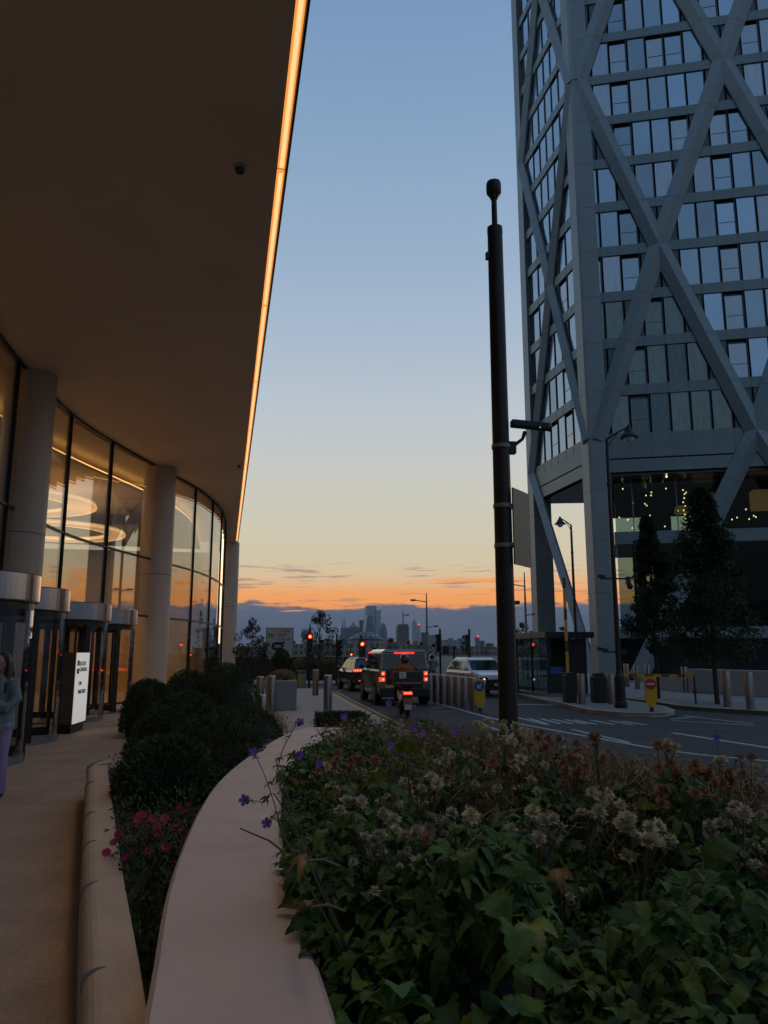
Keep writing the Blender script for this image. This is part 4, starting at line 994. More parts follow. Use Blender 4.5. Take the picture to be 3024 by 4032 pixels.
# ------------------------------------------------------------------ vehicles
def make_car(name, label, cat, paint, L_, Wd, H_, belt, hood, hoodL, rakeF, rakeR, loc, rotz, wheelR=.36, boxy=False, arch=A_BLK):
    t = thing(name, label, cat, loc, rotz)
    hw = Wd/2; y0, y1 = -L_/2, L_/2
    def sec(y, w, zt, zb):
        r = .06 if boxy else .12
        return [(-w*.93,y,zb),(-w,y,zb+.14),(-w,y,zt-r),(-w*.94,y,zt),(w*.94,y,zt),(w,y,zt-r),(w,y,zb+.14),(w*.93,y,zb)]
    yh = y1-hoodL
    st = [sec(y0,hw*.90,belt-.04,.42), sec(y0+.10,hw*.97,belt,.36), sec(y0+.5,hw,belt,.30), sec(yh-.3,hw,belt-.01,.28), sec(yh+.1,hw,hood+.06,.28), sec(y1-.55,hw*.985,hood-.02,.28), sec(y1-.12,hw*.93,hood-.12,.32), sec(y1,hw*.84,hood-.26,.40)]
    MB().loft(st).build('body', paint, t, bevel=.035, seg=3)
    tw_ = hw*(.86 if boxy else .78)
    yr0, yf0 = y0+.04, yh+.05; yr1, yf1 = y0+.04+rakeR, yh+.05-rakeF
    zt = H_-.10; zb = belt-.02
    lo = [(-hw*.955,yr0,zb),(hw*.955,yr0,zb),(hw*.955,yf0,zb),(-hw*.955,yf0,zb)]; hi = [(-tw_,yr1,zt),(tw_,yr1,zt),(tw_,yf1,zt),(-tw_,yf1,zt)]
    cab = MB().hexa(lo, hi).build('cabin', paint, t, bevel=.03, seg=3)
    MB().hexa([(-tw_*1.0,yr1-.05,zt+.002),(tw_*1.0,yr1-.05,zt+.002),(tw_*1.0,yf1+.03,zt+.002),(-tw_*1.0,yf1+.03,zt+.002)],[(-tw_*.84,yr1+.10,H_),(tw_*.84,yr1+.10,H_),(tw_*.84,yf1-.3,H_),(-tw_*.84,yf1-.3,H_)]).build('roof', paint, t, bevel=.03, seg=3)
    L3 = lambda a, b, f: tuple(a[i]+(b[i]-a[i])*f for i in range(3))
    def pane(A, B, C_, D, u0, u1, v0, v1, n, nm, par):
        def q(u, v): return Vector(L3(L3(A,B,u), L3(D,C_,u), v))
        n = Vector(n); p4 = [q(u0,v0), q(u1,v0), q(u1,v1), q(u0,v1)]
        return MB().add([p+n*.012 for p in p4]+[p-n*.01 for p in p4], [(0,1,2,3),(7,6,5,4),(0,4,5,1),(1,5,6,2),(2,6,7,3),(3,7,4,0)]).build(nm, A_CGL, par)
    pane(lo[1],lo[0],hi[0],hi[1],.05,.95,.06,.92,(0,-1,.15),'rear_window',cab)
    pane(lo[3],lo[2],hi[2],hi[3],.05,.95,.06,.94,(0,1,.4),'windscreen',cab)
    for a, b, c, d, n in ((lo[0],lo[3],hi[3],hi[0],(-1,0,.15)),(lo[2],lo[1],hi[1],hi[2],(1,0,.15))):
        for u0, u1 in ((.06,.30),(.33,.62),(.65,.95)) if n[0] < 0 else ((.05,.35),(.38,.67),(.70,.94)): pane(a,b,c,d,u0,u1,.10,.90,n,'side_window',cab)
    for s in (-1, 1):
        for y in (y0+.82, y1-.88):
            MB().lathe([(wheelR+.07,-.012),(wheelR+.07,.012)], 26, c=(s*(hw+.002),y,wheelR+.02), axis='x', sm=False).build('wheel_arch', arch, t)
            wv = MB().lathe([(wheelR*.6,-.11),(wheelR*.97,-.11),(wheelR,-.07),(wheelR,.07),(wheelR*.97,.11),(wheelR*.6,.11)], 28, axis='x').build('wheel', A_TYRE, t, (s*(hw-.085),y,wheelR))
            rm = MB().lathe([(wheelR*.64,.100),(wheelR*.60,.116),(.05,.108),(.001,.12)], 24, axis='x', caps=False) if s > 0 else MB().lathe([(wheelR*.64,-.100),(wheelR*.60,-.116),(.05,-.108),(.001,-.12)], 24, axis='x', caps=False)
            for j in range(5): rm.obox((s*.118,math.cos(j*2*PI/5)*wheelR*.33,math.sin(j*2*PI/5)*wheelR*.33),(.012,wheelR*.5,.05),(j*2*PI/5,0,0))
            rm.build('rim', A_RIM, wv)
        MB().ell((s*(hw+.10),yh-.12,belt+.06),(.11,.06,.085),10,6).build('door_mirror', A_BLK if boxy else paint, t)
        for yy in (y0+1.45, y0+2.4): MB().obox((s*(hw+.012),yy,belt-.20),(.02,.16,.03)).build('door_handle', A_BLK, t)
    MB().box(-hw*.93,hw*.93,y0-.05,y0+.12,.30,.60).build('rear_bumper', A_BLK, t, bevel=.03)
    MB().box(-hw*.86,hw*.86,y1-.10,y1+.05,.26,.52).build('front_bumper', A_BLK, t, bevel=.03)
    return t, hw, y0, y1
# grey off-roader
c, hw, y0, y1 = make_car('off_roader', 'boxy silver grey off-roader with a spare wheel and bright brake lights', 'car', A_PS, 4.5, 1.86, 1.93, 1.24, 1.20, 1.25, .42, .07, (6.28,29.05,-.12), -.02, .40, True)
for s in (-1, 1):
    for z in (1.10, .90):
        x = MB().box(s*hw*.82-.065,s*hw*.82+.065,y0-.025,y0+.02,z-.065,z+.065).build('tail_light', A_TAIL, c, bevel=.01); MB().lathe([(.034,-.028),(.034,-.032)], 12, c=(s*hw*.82,y0,z), axis='y').build('bulb', A_TAILH, x)
    x = s*hw*.97
MB().box(-hw*.97,-hw*.89,y0-.02,y0+.05,.83,.97).build('reflector', A_TAIL, c, bevel=.01)
MB().box(-.36,.36,y0+.02,y0+.055,1.78,1.835).build('high_brake_light', A_TAIL, c); MB().box(-hw*.96,-hw*.86,y1-2.2,y1-2.1,1.80,1.84).build('side_marker', A_TAIL, c)
MB().lathe([(.10,y0-.24),(.35,y0-.24),(.37,y0-.20),(.37,y0-.04),(.10,y0-.04)], 28, c=(.12,0,1.02), axis='y').build('spare_wheel', A_TYRE, c)
MB().box(-hw*.7,hw*.7,y0-.03,y0+.02,.62,1.2).build('tailgate', A_BLK, c, bevel=.015); MB().box(-.7,-.35,y0-.064,y0-.05,.62,.72).build('number_plate', A_PLY, c)
MB().tube([(-.05,0,1.93),(-.05,-.08,2.03)], [.02,.01], 6).build('roof_aerial', A_BLK, c)
# dark hatchback in front
c, hw, y0, y1 = make_car('dark_crossover', 'dark crossover ahead at the lights with its left tail lamp glowing red', 'car', A_PD, 4.3, 1.82, 1.60, 1.02, .98, 1.1, .75, .42, (6.85,38.9,-.12), .06, .34)
for s in (-1, 1):
    x = MB().box(s*hw*.74-.26,s*hw*.74+.20,y0-.03,y0+.09,.93,1.05).build('tail_light', A_TAIL, c, bevel=.02)
    for d in (-.16,-.04,.08): MB().lathe([(.032,-.032),(.032,-.036)], 10, c=(s*hw*.74+d,y0,.99), axis='y').build('bulb', A_TAILH, x)
    MB().box(s*hw*.6-.14,s*hw*.6+.14,y0-.057,y0-.02,.50,.53).build('reflector', A_TAIL, c)
    MB().tube([(s*.62,y0+.6,1.58),(s*.60,y0+2.2,1.60)], .02, 8).build('roof_rail', A_STEEL, c)
MB().box(-.22,.22,y0+.40,y0+.44,1.47,1.52).build('high_brake_light', A_TAIL, c); MB().box(-.26,.26,y0-.062,y0-.045,.62,.74).build('number_plate', A_PLY, c)
# white car facing us
a = P(1912,2752,-.12)
c, hw, y0, y1 = make_car('white_crossover', 'white crossover facing the camera with small lit headlights behind the thick pole', 'car', A_PW, 4.3, 1.80, 1.60, 1.06, 1.00, 1.15, .85, .55, (a.x+1.0,a.y+3.6,-.12), PI+.06, .34)
for s in (-1, 1):
    x = MB().box(s*.68-.17,s*.68+.17,y1-.16,y1+.015,.66,.80).build('headlight', A_CGL, c, bevel=.02); MB().lathe([(.045,y1+.016),(.045,y1+.022)], 14, c=(s*.70,0,.70), axis='y').build('bulb', A_HEAD, x)
MB().box(-.62,.62,y1-.03,y1+.06,.52,.70).build('grille', A_BLK, c, bevel=.02); MB().box(-.26,.26,y1+.062,y1+.075,.44,.55).build('number_plate', A_PLW, c)
MB().box(-.75,.75,y1-.02,y1+.056,.28,.40).build('air_intake', A_BLK, c)
# learner motor scooter
ML = Vector((5.12,21.75,-.12))
m_ = thing('motor_scooter', 'dark delivery scooter with a top box, learner plate and glowing tail light', 'scooter', ML, -.10)
MB().lathe([(.10,-.06),(.23,-.06),(.255,-.03),(.255,.03),(.23,.06),(.10,.06)], 26, axis='x').build('wheel', A_TYRE, m_, (0,.0,.255)); 
MB().lathe([(.10,-.05),(.22,-.05),(.245,0),(.22,.05),(.10,.05)], 26, axis='x').build('wheel', A_TYRE, m_, (0,1.28,.245))
MB().loft([[(-w_,y,z0),(-w_*1.1,y,(z0+z1)/2),(-w_*.7,y,z1),(w_*.7,y,z1),(w_*1.1,y,(z0+z1)/2),(w_,y,z0)] for y, w_, z0, z1 in ((-.22,.10,.56,.74),(0,.15,.48,.80),(.35,.17,.40,.82),(.6,.15,.30,.72),(.7,.18,.24,.40),(1.0,.18,.24,.38),(1.06,.20,.26,.75),(1.12,.16,.40,1.0))]).build('body_shell', A_PD, m_, bevel=.02)
MB().obox((-.20,.02,.62),(.10,.42,.16),(.2,0,0)).build('side_panel', A_LAMPG, m_, bevel=.03)
MB().box(-.17,.17,-.10,.55,.80,.87).build('seat', A_BLK, m_, bevel=.03)
tl = MB().box(-.125,.125,-.27,-.22,.66,.745).build('tail_light', A_TAIL, m_, bevel=.01); MB().box(-.10,.10,-.275,-.271,.695,.715).build('bulb', A_TAILH, tl)
MB().obox((0,-.285,.47),(.26,.012,.22),(.15,0,0)).build('mudguard_plate', mat('dull_yellow_plate', (.30,.20,.09), .6), m_); MB().obox((0,-.30,.325),(.20,.012,.14),(.15,0,0)).build('paper_plate', A_PLW, m_)
MB().tube([(.20,-.15,.33),(.20,.35,.30)], [.055,.04], 10).build('exhaust', A_GREY, m_); MB().tube([(0,1.28,.25),(0,1.15,.75),(0,1.05,1.02)], .03, 8).build('fork', A_GREY, m_)
MB().tube([(-.33,1.02,1.02),(0,1.04,1.06),(.33,1.02,1.02)], .022, 8).build('handlebar', A_BLK, m_)
for s in (-1, 1): MB().ell((s*.34,1.06,1.20),(.07,.02,.05),10,6).tube([(s*.28,1.03,1.03),(s*.34,1.06,1.2)], .01, 6).build('mirror', A_BLK, m_)
tb = MB().box(-.40,.40,-.36,.06,.92,1.30).build('top_box', mat('top_box_brown', (.05,.035,.028), .7, var=.2, vs=6), m_, bevel=.03)
MB().box(-.36,.36,-.365,-.361,.97,1.01).build('reflective_strip', A_GREY, tb)
lp = MB().box(-.25,-.06,-.372,-.3615,1.11,1.29).build('learner_plate', A_PLW, tb); text('lettering', 'L', .17, A_TXTR, lp, (-.20,-.373,1.14), (PI/2,0,0))
MB().box(-.29,-.25,-.2,-.16,.62,.80).build('yellow_reflector', A_PLY, m_)

# ------------------------------------------------------------------ people
def blob(mb, pts, rad, n=12): mb.tube(pts, rad, n)
# rider on the scooter (seen from behind)
r = thing('person', 'rider in a rust orange jacket and dark helmet sitting on the scooter', 'person', ML, -.10)
b = MB()
blob(b, [(0,.30,.92),(0,.34,1.15),(0,.38,1.36),(0,.40,1.48)], [.16,.17,.18,.07]); b.ell((0,.30,.95),(.19,.17,.15)); b.tube([(0,.40,1.45),(0,.42,1.58)], .055, 10); b.ell((0,.43,1.63),(.085,.10,.12))
for s in (-1, 1):
    blob(b, [(s*.17,.38,1.40),(s*.30,.50,1.16),(s*.31,.92,1.08)], [.065,.055,.04]); b.ell((s*.31,.98,1.06),(.045,.06,.04))
    blob(b, [(s*.09,.32,.90),(s*.20,.78,.82),(s*.20,.84,.42),(s*.20,.86,.36)], [.095,.075,.055,.05]); b.ell((s*.20,.92,.36),(.05,.13,.05))
    for f in range(4): b.tube([(s*(.285+f*.018),.98,1.075),(s*(.285+f*.018),1.035,1.05),(s*(.285+f*.018),1.02,1.02)], .009, 6)
    b.tube([(s*.275,.96,1.05),(s*.265,1.0,1.02)], .011, 6)
b.build('body', A_SKIN, r, remesh=.016, smooth_it=3)
j = MB(); blob(j, [(0,.29,.86),(0,.31,1.0),(0,.35,1.2),(0,.37,1.38),(0,.40,1.49)], [.205,.20,.215,.205,.085])
for s in (-1, 1): blob(j, [(s*.16,.38,1.40),(s*.33,.50,1.14),(s*.325,.90,1.09)], [.095,.08,.055])
j.build('jacket', A_ORNG, r, remesh=.016, smooth_it=4)
j = MB(); j.ell((0,.30,.92),(.20,.19,.12))
for s in (-1, 1): blob(j, [(s*.09,.32,.90),(s*.20,.78,.83),(s*.20,.84,.44)], [.115,.09,.075])
j.build('trousers', A_NAVY, r, remesh=.018, smooth_it=3)
for s in (-1, 1): MB().ell((s*.20,.92,.37),(.06,.15,.065)).build('shoe', A_BLK, r)
h = MB().ell((0,.43,1.645),(.135,.155,.15),20,14).build('helmet', A_HELM, r); MB().ell((0,.50,1.635),(.118,.10,.06),16,8).build('visor', A_CGL, h); MB().box(-.06,.06,.28,.30,1.60,1.63).build('vent', A_GREY, h)
# distant rider beyond the bollards
p = P(1709,2700,-.12)
r2 = thing('motor_scooter', 'distant scooter beyond the bollard row, facing away', 'scooter', (p.x,40.0,-.12)); q = PD(1709,2640,40.0); r2.location.x = q.x
MB().lathe([(.1,-.05),(.24,-.05),(.25,.05),(.1,.05)], 20, axis='x').build('wheel', A_TYRE, r2, (0,0,.25)); MB().lathe([(.1,-.05),(.24,-.05),(.25,.05),(.1,.05)], 20, axis='x').build('wheel', A_TYRE, r2, (0,1.25,.25))
MB().box(-.16,.16,-.1,.6,.4,.82).box(-.18,.18,.95,1.1,.3,1.0).box(-.16,.16,.55,1.0,.25,.36).build('body_shell', A_PD, r2, bevel=.03); MB().box(-.10,.10,-.14,-.11,.62,.76).build('number_plate', A_PLW, r2)
MB().tube([(-.4,1.0,1.05),(.4,1.0,1.05)], .025, 8).build('handlebar', A_BLK, r2)
r3 = thing('person', 'distant rider in a grey top and dark helmet beyond the bollard row', 'person', r2.location)
b = MB(); blob(b, [(0,.28,.85),(0,.30,1.1),(0,.33,1.38),(0,.34,1.5)], [.17,.165,.19,.07]); b.ell((0,.36,1.60),(.085,.1,.12))
for s in (-1, 1):
    blob(b, [(s*.17,.33,1.4),(s*.32,.45,1.15),(s*.34,.95,1.08)], [.07,.06,.045]); blob(b, [(s*.1,.3,.86),(s*.2,.75,.8),(s*.2,.8,.35)], [.1,.08,.06]); b.ell((s*.34,.99,1.07),(.05,.06,.04))
b.build('body', mat('grey_top', (.16,.19,.19), .8), r3, remesh=.02, smooth_it=3)
h = MB().ell((0,.36,1.62),(.135,.15,.15),18,12).build('helmet', A_HELM, r3)
# woman at the left edge, arms folded
w = thing('person', 'woman with long dark hair and glasses, denim jacket and lilac trousers, arms folded', 'person', (-2.62,10.25,0.004), -.5)
# local frame: facing -y
b = MB()
blob(b, [(0,0,.92),(0,0,1.05),(0,-.01,1.20),(0,0,1.34),(0,.01,1.42)], [.15,.125,.135,.13,.06]); b.ell((0,.0,.90),(.165,.12,.13)); b.ell((0,0,1.33),(.17,.09,.08))
b.tube([(0,.015,1.38),(0,0,1.50)], [.055,.05], 12)
b.ell((0,-.01,1.575),(.073,.092,.11)); b.ell((0,-.035,1.52),(.052,.060,.055)); b.tube([(0,-.09,1.595),(0,-.118,1.555)], [.010,.016], 8); b.ell((0,-.093,1.517),(.026,.012,.010))
for s in (-1, 1):
    b.ell((s*.030,-.085,1.585),(.017,.012,.010)); b.ell((s*.075,.0,1.57),(.012,.02,.03))
    blob(b, [(s*.155,0,1.37),(s*.215,-.01,1.15),(s*.19,-.10,1.06),(-s*.05,-.21,1.11+s*.03)], [.05,.045,.042,.030])
    blob(b, [(s*.085,0,.88),(s*.085,-.015,.50),(s*.085,.02,.10)], [.085,.058,.038]); b.ell((s*.09,-.06,.04),(.04,.12,.035))
    b.ell((-s*.09,-.20,1.13+s*.03),(.045,.022,.03))
    for f in range(4): b.tube([(-s*.12,-.20,1.108+s*.03+f*.016),(-s*.155,-.185,1.112+s*.03+f*.016),(-s*.175,-.155,1.115+s*.03+f*.016)], [.010,.009,.008], 6)
    b.tube([(-s*.08,-.215,1.155+s*.03),(-s*.11,-.21,1.185+s*.03)], [.011,.009], 6)
b.build('body', A_SKIN, w, remesh=.010, smooth_it=3)
j = MB()
blob(j, [(0,0,.80),(0,0,.95),(0,0,1.10),(0,0,1.28),(0,.005,1.38),(0,.01,1.43)], [.19,.185,.175,.175,.15,.085]); j.ell((0,0,1.33),(.19,.115,.085))
for s in (-1, 1):
    blob(j, [(s*.16,0,1.37),(s*.245,.0,1.15),(s*.215,-.11,1.05),(-s*.02,-.225,1.105+s*.035)], [.078,.072,.068,.052])
jk = j.build('denim_jacket', A_DENIM, w, remesh=.012, smooth_it=4)
for s in (-1, 1): MB().obox((s*.062,-.10,1.40),(.075,.035,.05),(.5,s*.5,s*.3)).build('collar', A_DENIM, jk, bevel=.012)
MB().lathe([(.193,.79),(.196,.80),(.196,.84),(.193,.85)], 28, caps=False).build('hem_band', A_DENIM, jk)
MB().ell((-.07,-.185,1.235),(.018,.012,.018),8,6).build('red_badge', A_TXTR, jk)
j = MB(); j.ell((0,0,.86),(.185,.15,.14))
for s in (-1, 1): blob(j, [(s*.088,0,.86),(s*.09,-.01,.50),(s*.09,.015,.06)], [.115,.085,.075])
j.build('trousers', A_JEAN, w, remesh=.014, smooth_it=3)
for s in (-1, 1): MB().ell((s*.09,-.055,.045),(.048,.135,.045)).build('shoe', A_NAVY, w)
hr = MB(); hr.ell((0,.022,1.605),(.088,.096,.105)); blob(hr, [(0,.07,1.60),(0,.095,1.45),(0,.10,1.28)], [.075,.085,.05])
for s in (-1, 1): blob(hr, [(s*.062,.0,1.65),(s*.088,.01,1.55),(s*.10,.0,1.42),(s*.125,-.055,1.30),(s*.13,-.08,1.20)], [.03,.034,.042,.045,.02])
hr.build('hair', A_HAIR, w, remesh=.010, smooth_it=2)
g = MB()
for s in (-1, 1): g.lathe([(.026,-.003),(.029,0),(.026,.003)], 20, c=(s*.034,-.107,1.585), axis='y', caps=False); g.tube([(s*.062,-.10,1.587),(s*.080,-.0,1.585)], .0025, 5)
g.tube([(-.008,-.109,1.588),(.008,-.109,1.588)], .0025, 5); g.build('glasses', A_BLK, w)

# ------------------------------------------------------------------ vegetation
R0 = random.Random(21)
def rv(rg):
    while True:
        v = Vector((rg.uniform(-1,1), rg.uniform(-1,1), rg.uniform(-1,1)))
        if .05 < v.length <= 1: return v
def diamond(mb, p, d, n, l, w, mi=0):
    d = d.normalized(); s = d.cross(n); s = s.normalized() if s.length > 1e-4 else d.orthogonal().normalized()
    u = s.cross(d)
    mb.add([p, p+d*l*.5+s*w*.5+u*w*.12, p+d*l, p+d*l*.5-s*w*.5+u*w*.12], [(0,1,2),(0,2,3)], mi)
def tree(name, label, cat, loc, H, trunkH, R, n, leaf, m, seed, prof=None, group=None, nclus=60, tr=.06):
    rg = random.Random(seed)
    t = thing(name, label, cat, loc, rg.uniform(0,6), group)
    tk = MB(); bend = [Vector((rg.uniform(-.012,.012)*i, rg.uniform(-.012,.012)*i, H*.93*i/6)) for i in range(7)]
    tk.tube(bend, [tr*(1-.13*i) for i in range(7)], 9)
    prof = prof or (lambda q: (math.sin(PI*min(1, q*.9+.12)))**.7)
    cr = MB(); cl = []
    for i in range(nclus):
        q = rg.random()**.9; z = trunkH+(H-trunkH)*q; a = rg.uniform(0, 2*PI); rr = R*prof(q)*(.35+.65*rg.random()**.5)*rg.uniform(.72,1.22)
        cl.append((Vector((rr*math.cos(a), rr*math.sin(a), z)), R*rg.uniform(.16,.34)*(1.15-q*.55)))
    for c, rc in cl[::3]:
        b = Vector((0,0,max(trunkH*.8, c.z-rg.uniform(.3,.9)*R)))
        tk.tube([b, (b+c)/2+Vector((0,0,.06*R)), c], [tr*.38, tr*.22, tr*.08], 5)
    tk.build('trunk', A_BARK, t)
    for i in range(n):
        c, rc = cl[rg.randrange(len(cl))]
        v = rv(rg); v.z *= .75; p = c+v*rc
        d = (v.normalized()*.8+Vector((0,0,-.25))+rv(rg)*.7)
        diamond(cr, p, d, rv(rg)+Vector((0,0,.8)), leaf*rg.uniform(.7,1.3), leaf*rg.uniform(.45,.75))
    cr.build('crown', m, t)
    return t
cone = lambda q: (1-q)**.72*min(1, .50+q*3.2)+.05
ta, tb_ = P(2593,2750), P(2825,2772)
tree('street_tree','dark narrow conical street tree close to the lowered yellow barrier','tree',ta,6.9,1.75,1.05,12500,.12,A_TREE,5,cone,'conical street trees before the tower',105,.085)
tree('street_tree','larger dark conical street tree before the low white wall','tree',tb_,7.3,1.65,1.50,20000,.12,A_TREE,9,cone,'conical street trees before the tower',140,.09)
q = PD(1010,2520,44.6); tree('young_tree','young bushy tree between the lobby column and the direction sign','tree',(q.x-.25,44.3,0),3.45,.5,1.0,3000,.12,A_TREE2,14,None,'small trees on the far verge',60,.05)
q = PD(1258,2500,47.5); tree('young_tree','young upright tree just right of the red light by the round sign','tree',(q.x,47.5,0),4.15,1.6,.98,1700,.13,A_TREE2,17,None,'small trees on the far verge',42,.05)
q = PD(2055,2480,50); tree('young_tree','small tree behind the booth roof, right of the thick pole','tree',(q.x,50,0),3.6,1.4,.85,1500,.13,A_TREE2,23,None,'small trees on the far verge',40,.05)
q = PD(2215,2475,56); tree('young_tree','small tree seen between the tower legs','tree',(q.x,56,0),3.7,1.5,.6,900,.12,A_TREE2,29,None,'small trees on the far verge',26,.05)
def bush(name, label, cat, loc, rx, ry, h, n, leaf, m, seed, group=None, boxy=False, core=A_YEWD, up=.4):
    rg = random.Random(seed)
    t = thing(name, label, cat, loc, 0, group)
    def surf(v):
        if boxy:
            k_ = max(abs(v.x), abs(v.y), abs(v.z)*1.0); v = v/k_
            return Vector((v.x*rx, v.y*ry, max(0.0, (v.z*.5+.5))*h))
        v = v.normalized()
        return Vector((v.x*rx, v.y*ry, max(0.0, h*.28+v.z*h*.72)))
    c = MB()
    lum = [(rv(rg).normalized(), rg.uniform(.03,.16)) for _ in range(26)]
    def bump(v):
        v = v.normalized(); s = 0
        for d, a in lum:
            k_ = v.dot(d)
            if k_ > .75: s += a*(k_-.75)/.25
        return s
    vs = []; NN, MM = 24, 14
    c.ell((0,0,0),(1,1,1),NN,MM)
    c.v = [tuple(surf(Vector(v))*(.86+.5*bump(Vector(v))*(0 if boxy else .8))) for v in c.v]
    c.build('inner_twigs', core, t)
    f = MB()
    for i in range(n):
        v = rv(rg).normalized()
        if v.z < -.55: v.z = -v.z
        p = surf(v)*(.90+rg.uniform(-.04,.10)+(bump(v)*.5 if not boxy else 0))
        if p.z < .02: continue
        o = Vector((v.x/rx, v.y/ry, v.z/h+.2)).normalized()
        d = o+rv(rg)*.9+Vector((0,0,up))
        diamond(f, p, d, rv(rg), leaf*rg.uniform(.6,1.5), leaf*rg.uniform(.25,.5))
    f.build('foliage', m, t)
    return t
GB = 'clipped evergreen shrubs in the left bed'
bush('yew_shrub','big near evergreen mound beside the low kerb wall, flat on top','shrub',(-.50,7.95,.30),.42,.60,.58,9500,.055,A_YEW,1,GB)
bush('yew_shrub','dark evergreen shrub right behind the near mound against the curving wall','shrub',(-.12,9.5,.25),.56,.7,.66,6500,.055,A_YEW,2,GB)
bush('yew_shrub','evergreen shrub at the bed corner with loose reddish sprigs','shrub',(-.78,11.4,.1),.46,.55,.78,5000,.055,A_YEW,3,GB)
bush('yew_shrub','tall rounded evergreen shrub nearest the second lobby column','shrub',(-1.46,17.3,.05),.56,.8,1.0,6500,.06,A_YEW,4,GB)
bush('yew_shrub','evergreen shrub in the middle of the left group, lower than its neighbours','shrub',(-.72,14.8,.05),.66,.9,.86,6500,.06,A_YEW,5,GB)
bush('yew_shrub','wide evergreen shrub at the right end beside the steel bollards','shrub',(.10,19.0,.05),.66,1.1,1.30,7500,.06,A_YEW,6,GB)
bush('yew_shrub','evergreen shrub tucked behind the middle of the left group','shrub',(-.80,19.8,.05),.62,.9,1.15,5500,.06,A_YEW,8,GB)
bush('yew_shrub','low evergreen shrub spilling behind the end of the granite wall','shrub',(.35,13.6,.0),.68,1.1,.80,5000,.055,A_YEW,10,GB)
bush('clipped_hedge','small square clipped hedge block at the far corner of the flower bed','hedge',(1.88,12.6,.38),.38,.42,.36,5200,.04,A_YEW,7,None,True)
bush('round_bush','round green bush in front of the direction sign','bush',(PD(1108,2640,41).x,41,0),.62,.6,1.75,3500,.09,A_TREE,12)
for i, (px_, h_, lb) in enumerate(((1185,1.0,'tan grassy shrub left of the red light pole before the dark wall'),(1228,1.05,'tan grassy shrub directly behind the red light pole'),(1262,.95,'tan grassy shrub between the red light pole and the blue arrow sign'),(1300,1.0,'tan grassy shrub just left of the blue arrow sign'),(1335,.9,'tan grassy shrub behind the blue arrow sign pole'))):
    q = PD(px_, 2650, 49.5)
    bush('grassy_shrub', lb, 'shrub', (q.x,49.5,0), .5,.5,h_+.25, 1500,.13, MATS['tan_grass'], 40+i, 'grassy shrubs before the river wall', core=A_SOIL, up=1.2)
bush('dry_hedge','brown dry plant mass on top of the grey granite block','plant',(1.85,25.0,.86),.35,1.1,.22,1500,.09,A_TANG,50)
bush('round_bush','dark green hedge mound under the tower behind the low white wall','bush',(22.3,33.5,0),1.6,.9,1.3,3000,.1,A_TREE,51)

# --- leaves and flowers
def leaf3(mb, p, d, size, rg, lobes=3, droop=.5, w=.42):
    """a palmate toothed leaf: folded lobes that arch and droop"""
    if lobes == 1: w *= 1.55
    d = d.normalized()
    side = d.cross(Vector((0,0,1))); side = side.normalized() if side.length > 1e-3 else Vector((1,0,0))
    roll = rg.uniform(-.5,.5)
    up = side.cross(d).normalized(); side = (side*math.cos(roll)+up*math.sin(roll)).normalized(); up = side.cross(d).normalized()
    vs = []; fs = []
    for k_ in range(lobes):
        a = (k_-(lobes-1)/2)*(1.1 if lobes == 3 else .72); L_ = size*(1-.10*abs(k_-(lobes-1)/2))*rg.uniform(.9,1.1)
        dd = (d*math.cos(a)+side*math.sin(a)).normalized(); ss = dd.cross(up).normalized()
        def pt(t, x): return p+dd*(L_*t)+ss*(x*L_)+up*(abs(x)*L_*(.30+.10*math.sin(t*19+k_))+L_*.30*math.sin(t*2.4))-Vector((0,0,1))*(droop*L_*t*t)
        o = len(vs)
        ts = (0,.12,.24,.36,.40,.50,.54,.64,.68,.78,.81,.90,1.0); ws = (.03,.30,.58,.98,.76,1.06,.80,1.0,.70,.82,.54,.46,0.0)
        for t, x in zip(ts, ws): vs += [pt(t, -x*w*.56), pt(t, 0), pt(t, x*w*.56)]
        for i in range(len(ts)-1):
            b = o+i*3
            fs += [(b,b+1,b+4,b+3),(b+1,b+2,b+5,b+4)]
    mb.add(vs, fs, 0, True)
def seed_head(mb, c, n_, r, rg, br=11, mi=0):
    """a papery pompom: several tiers of small pointed bracts round a dense button"""
    n_ = n_.normalized(); u = n_.orthogonal().normalized(); v = n_.cross(u)
    tiers = ((br, 1.0, -.05), (br, .95, .38), (max(4, br-3), .85, .8), (4, .8, 1.25)) if br > 7 else ((6, 1.0, .0), (6, .9, .55), (3, .85, 1.15))
    a0 = rg.uniform(0,6)
    for k_, l, el_ in tiers:
        for i in range(k_):
            a = a0+2*PI*(i+.5*(el_ > .3))/k_+rg.uniform(-.15,.15); e = el_+rg.uniform(-.22,.22)
            d = (u*math.cos(a)+v*math.sin(a))*math.cos(e)+n_*math.sin(e)
            s = d.cross(n_); s = s.normalized() if s.length > 1e-3 else u
            L_ = r*l*rg.uniform(.8,1.15); w_ = L_*.26
            mb.add([c+d*L_*.15, c+d*L_*.6+s*w_, c+d*L_, c+d*L_*.6-s*w_], [(0,1,2),(0,2,3)], mi)
def petal_flower(mb, c, n_, r, rg, k_=5):
    n_ = n_.normalized(); u = n_.orthogonal().normalized(); v = n_.cross(u); a0 = rg.uniform(0,6)
    for i in range(k_):
        a = a0+2*PI*i/k_; d = u*math.cos(a)+v*math.sin(a); s = d.cross(n_)
        mb.add([c, c+d*r*.45+s*r*.32+n_*r*.10, c+d*r*.85+s*r*.36+n_*r*.22, c+d*r+n_*r*.16, c+d*r*.85-s*r*.36+n_*r*.22, c+d*r*.45-s*r*.32+n_*r*.10], [(0,1,2,3),(0,3,4,5)], 0, True)
BX = lambda y: at_curve([(p.x, p.y) for p in wr], y)
def bed_far(x):
    for a, b in zip(bed_edge, bed_edge[1:]):
        if a[0] <= x <= b[0]: return a[1]+(b[1]-a[1])*(x-a[0])/(b[0]-a[0])
    return 11.5
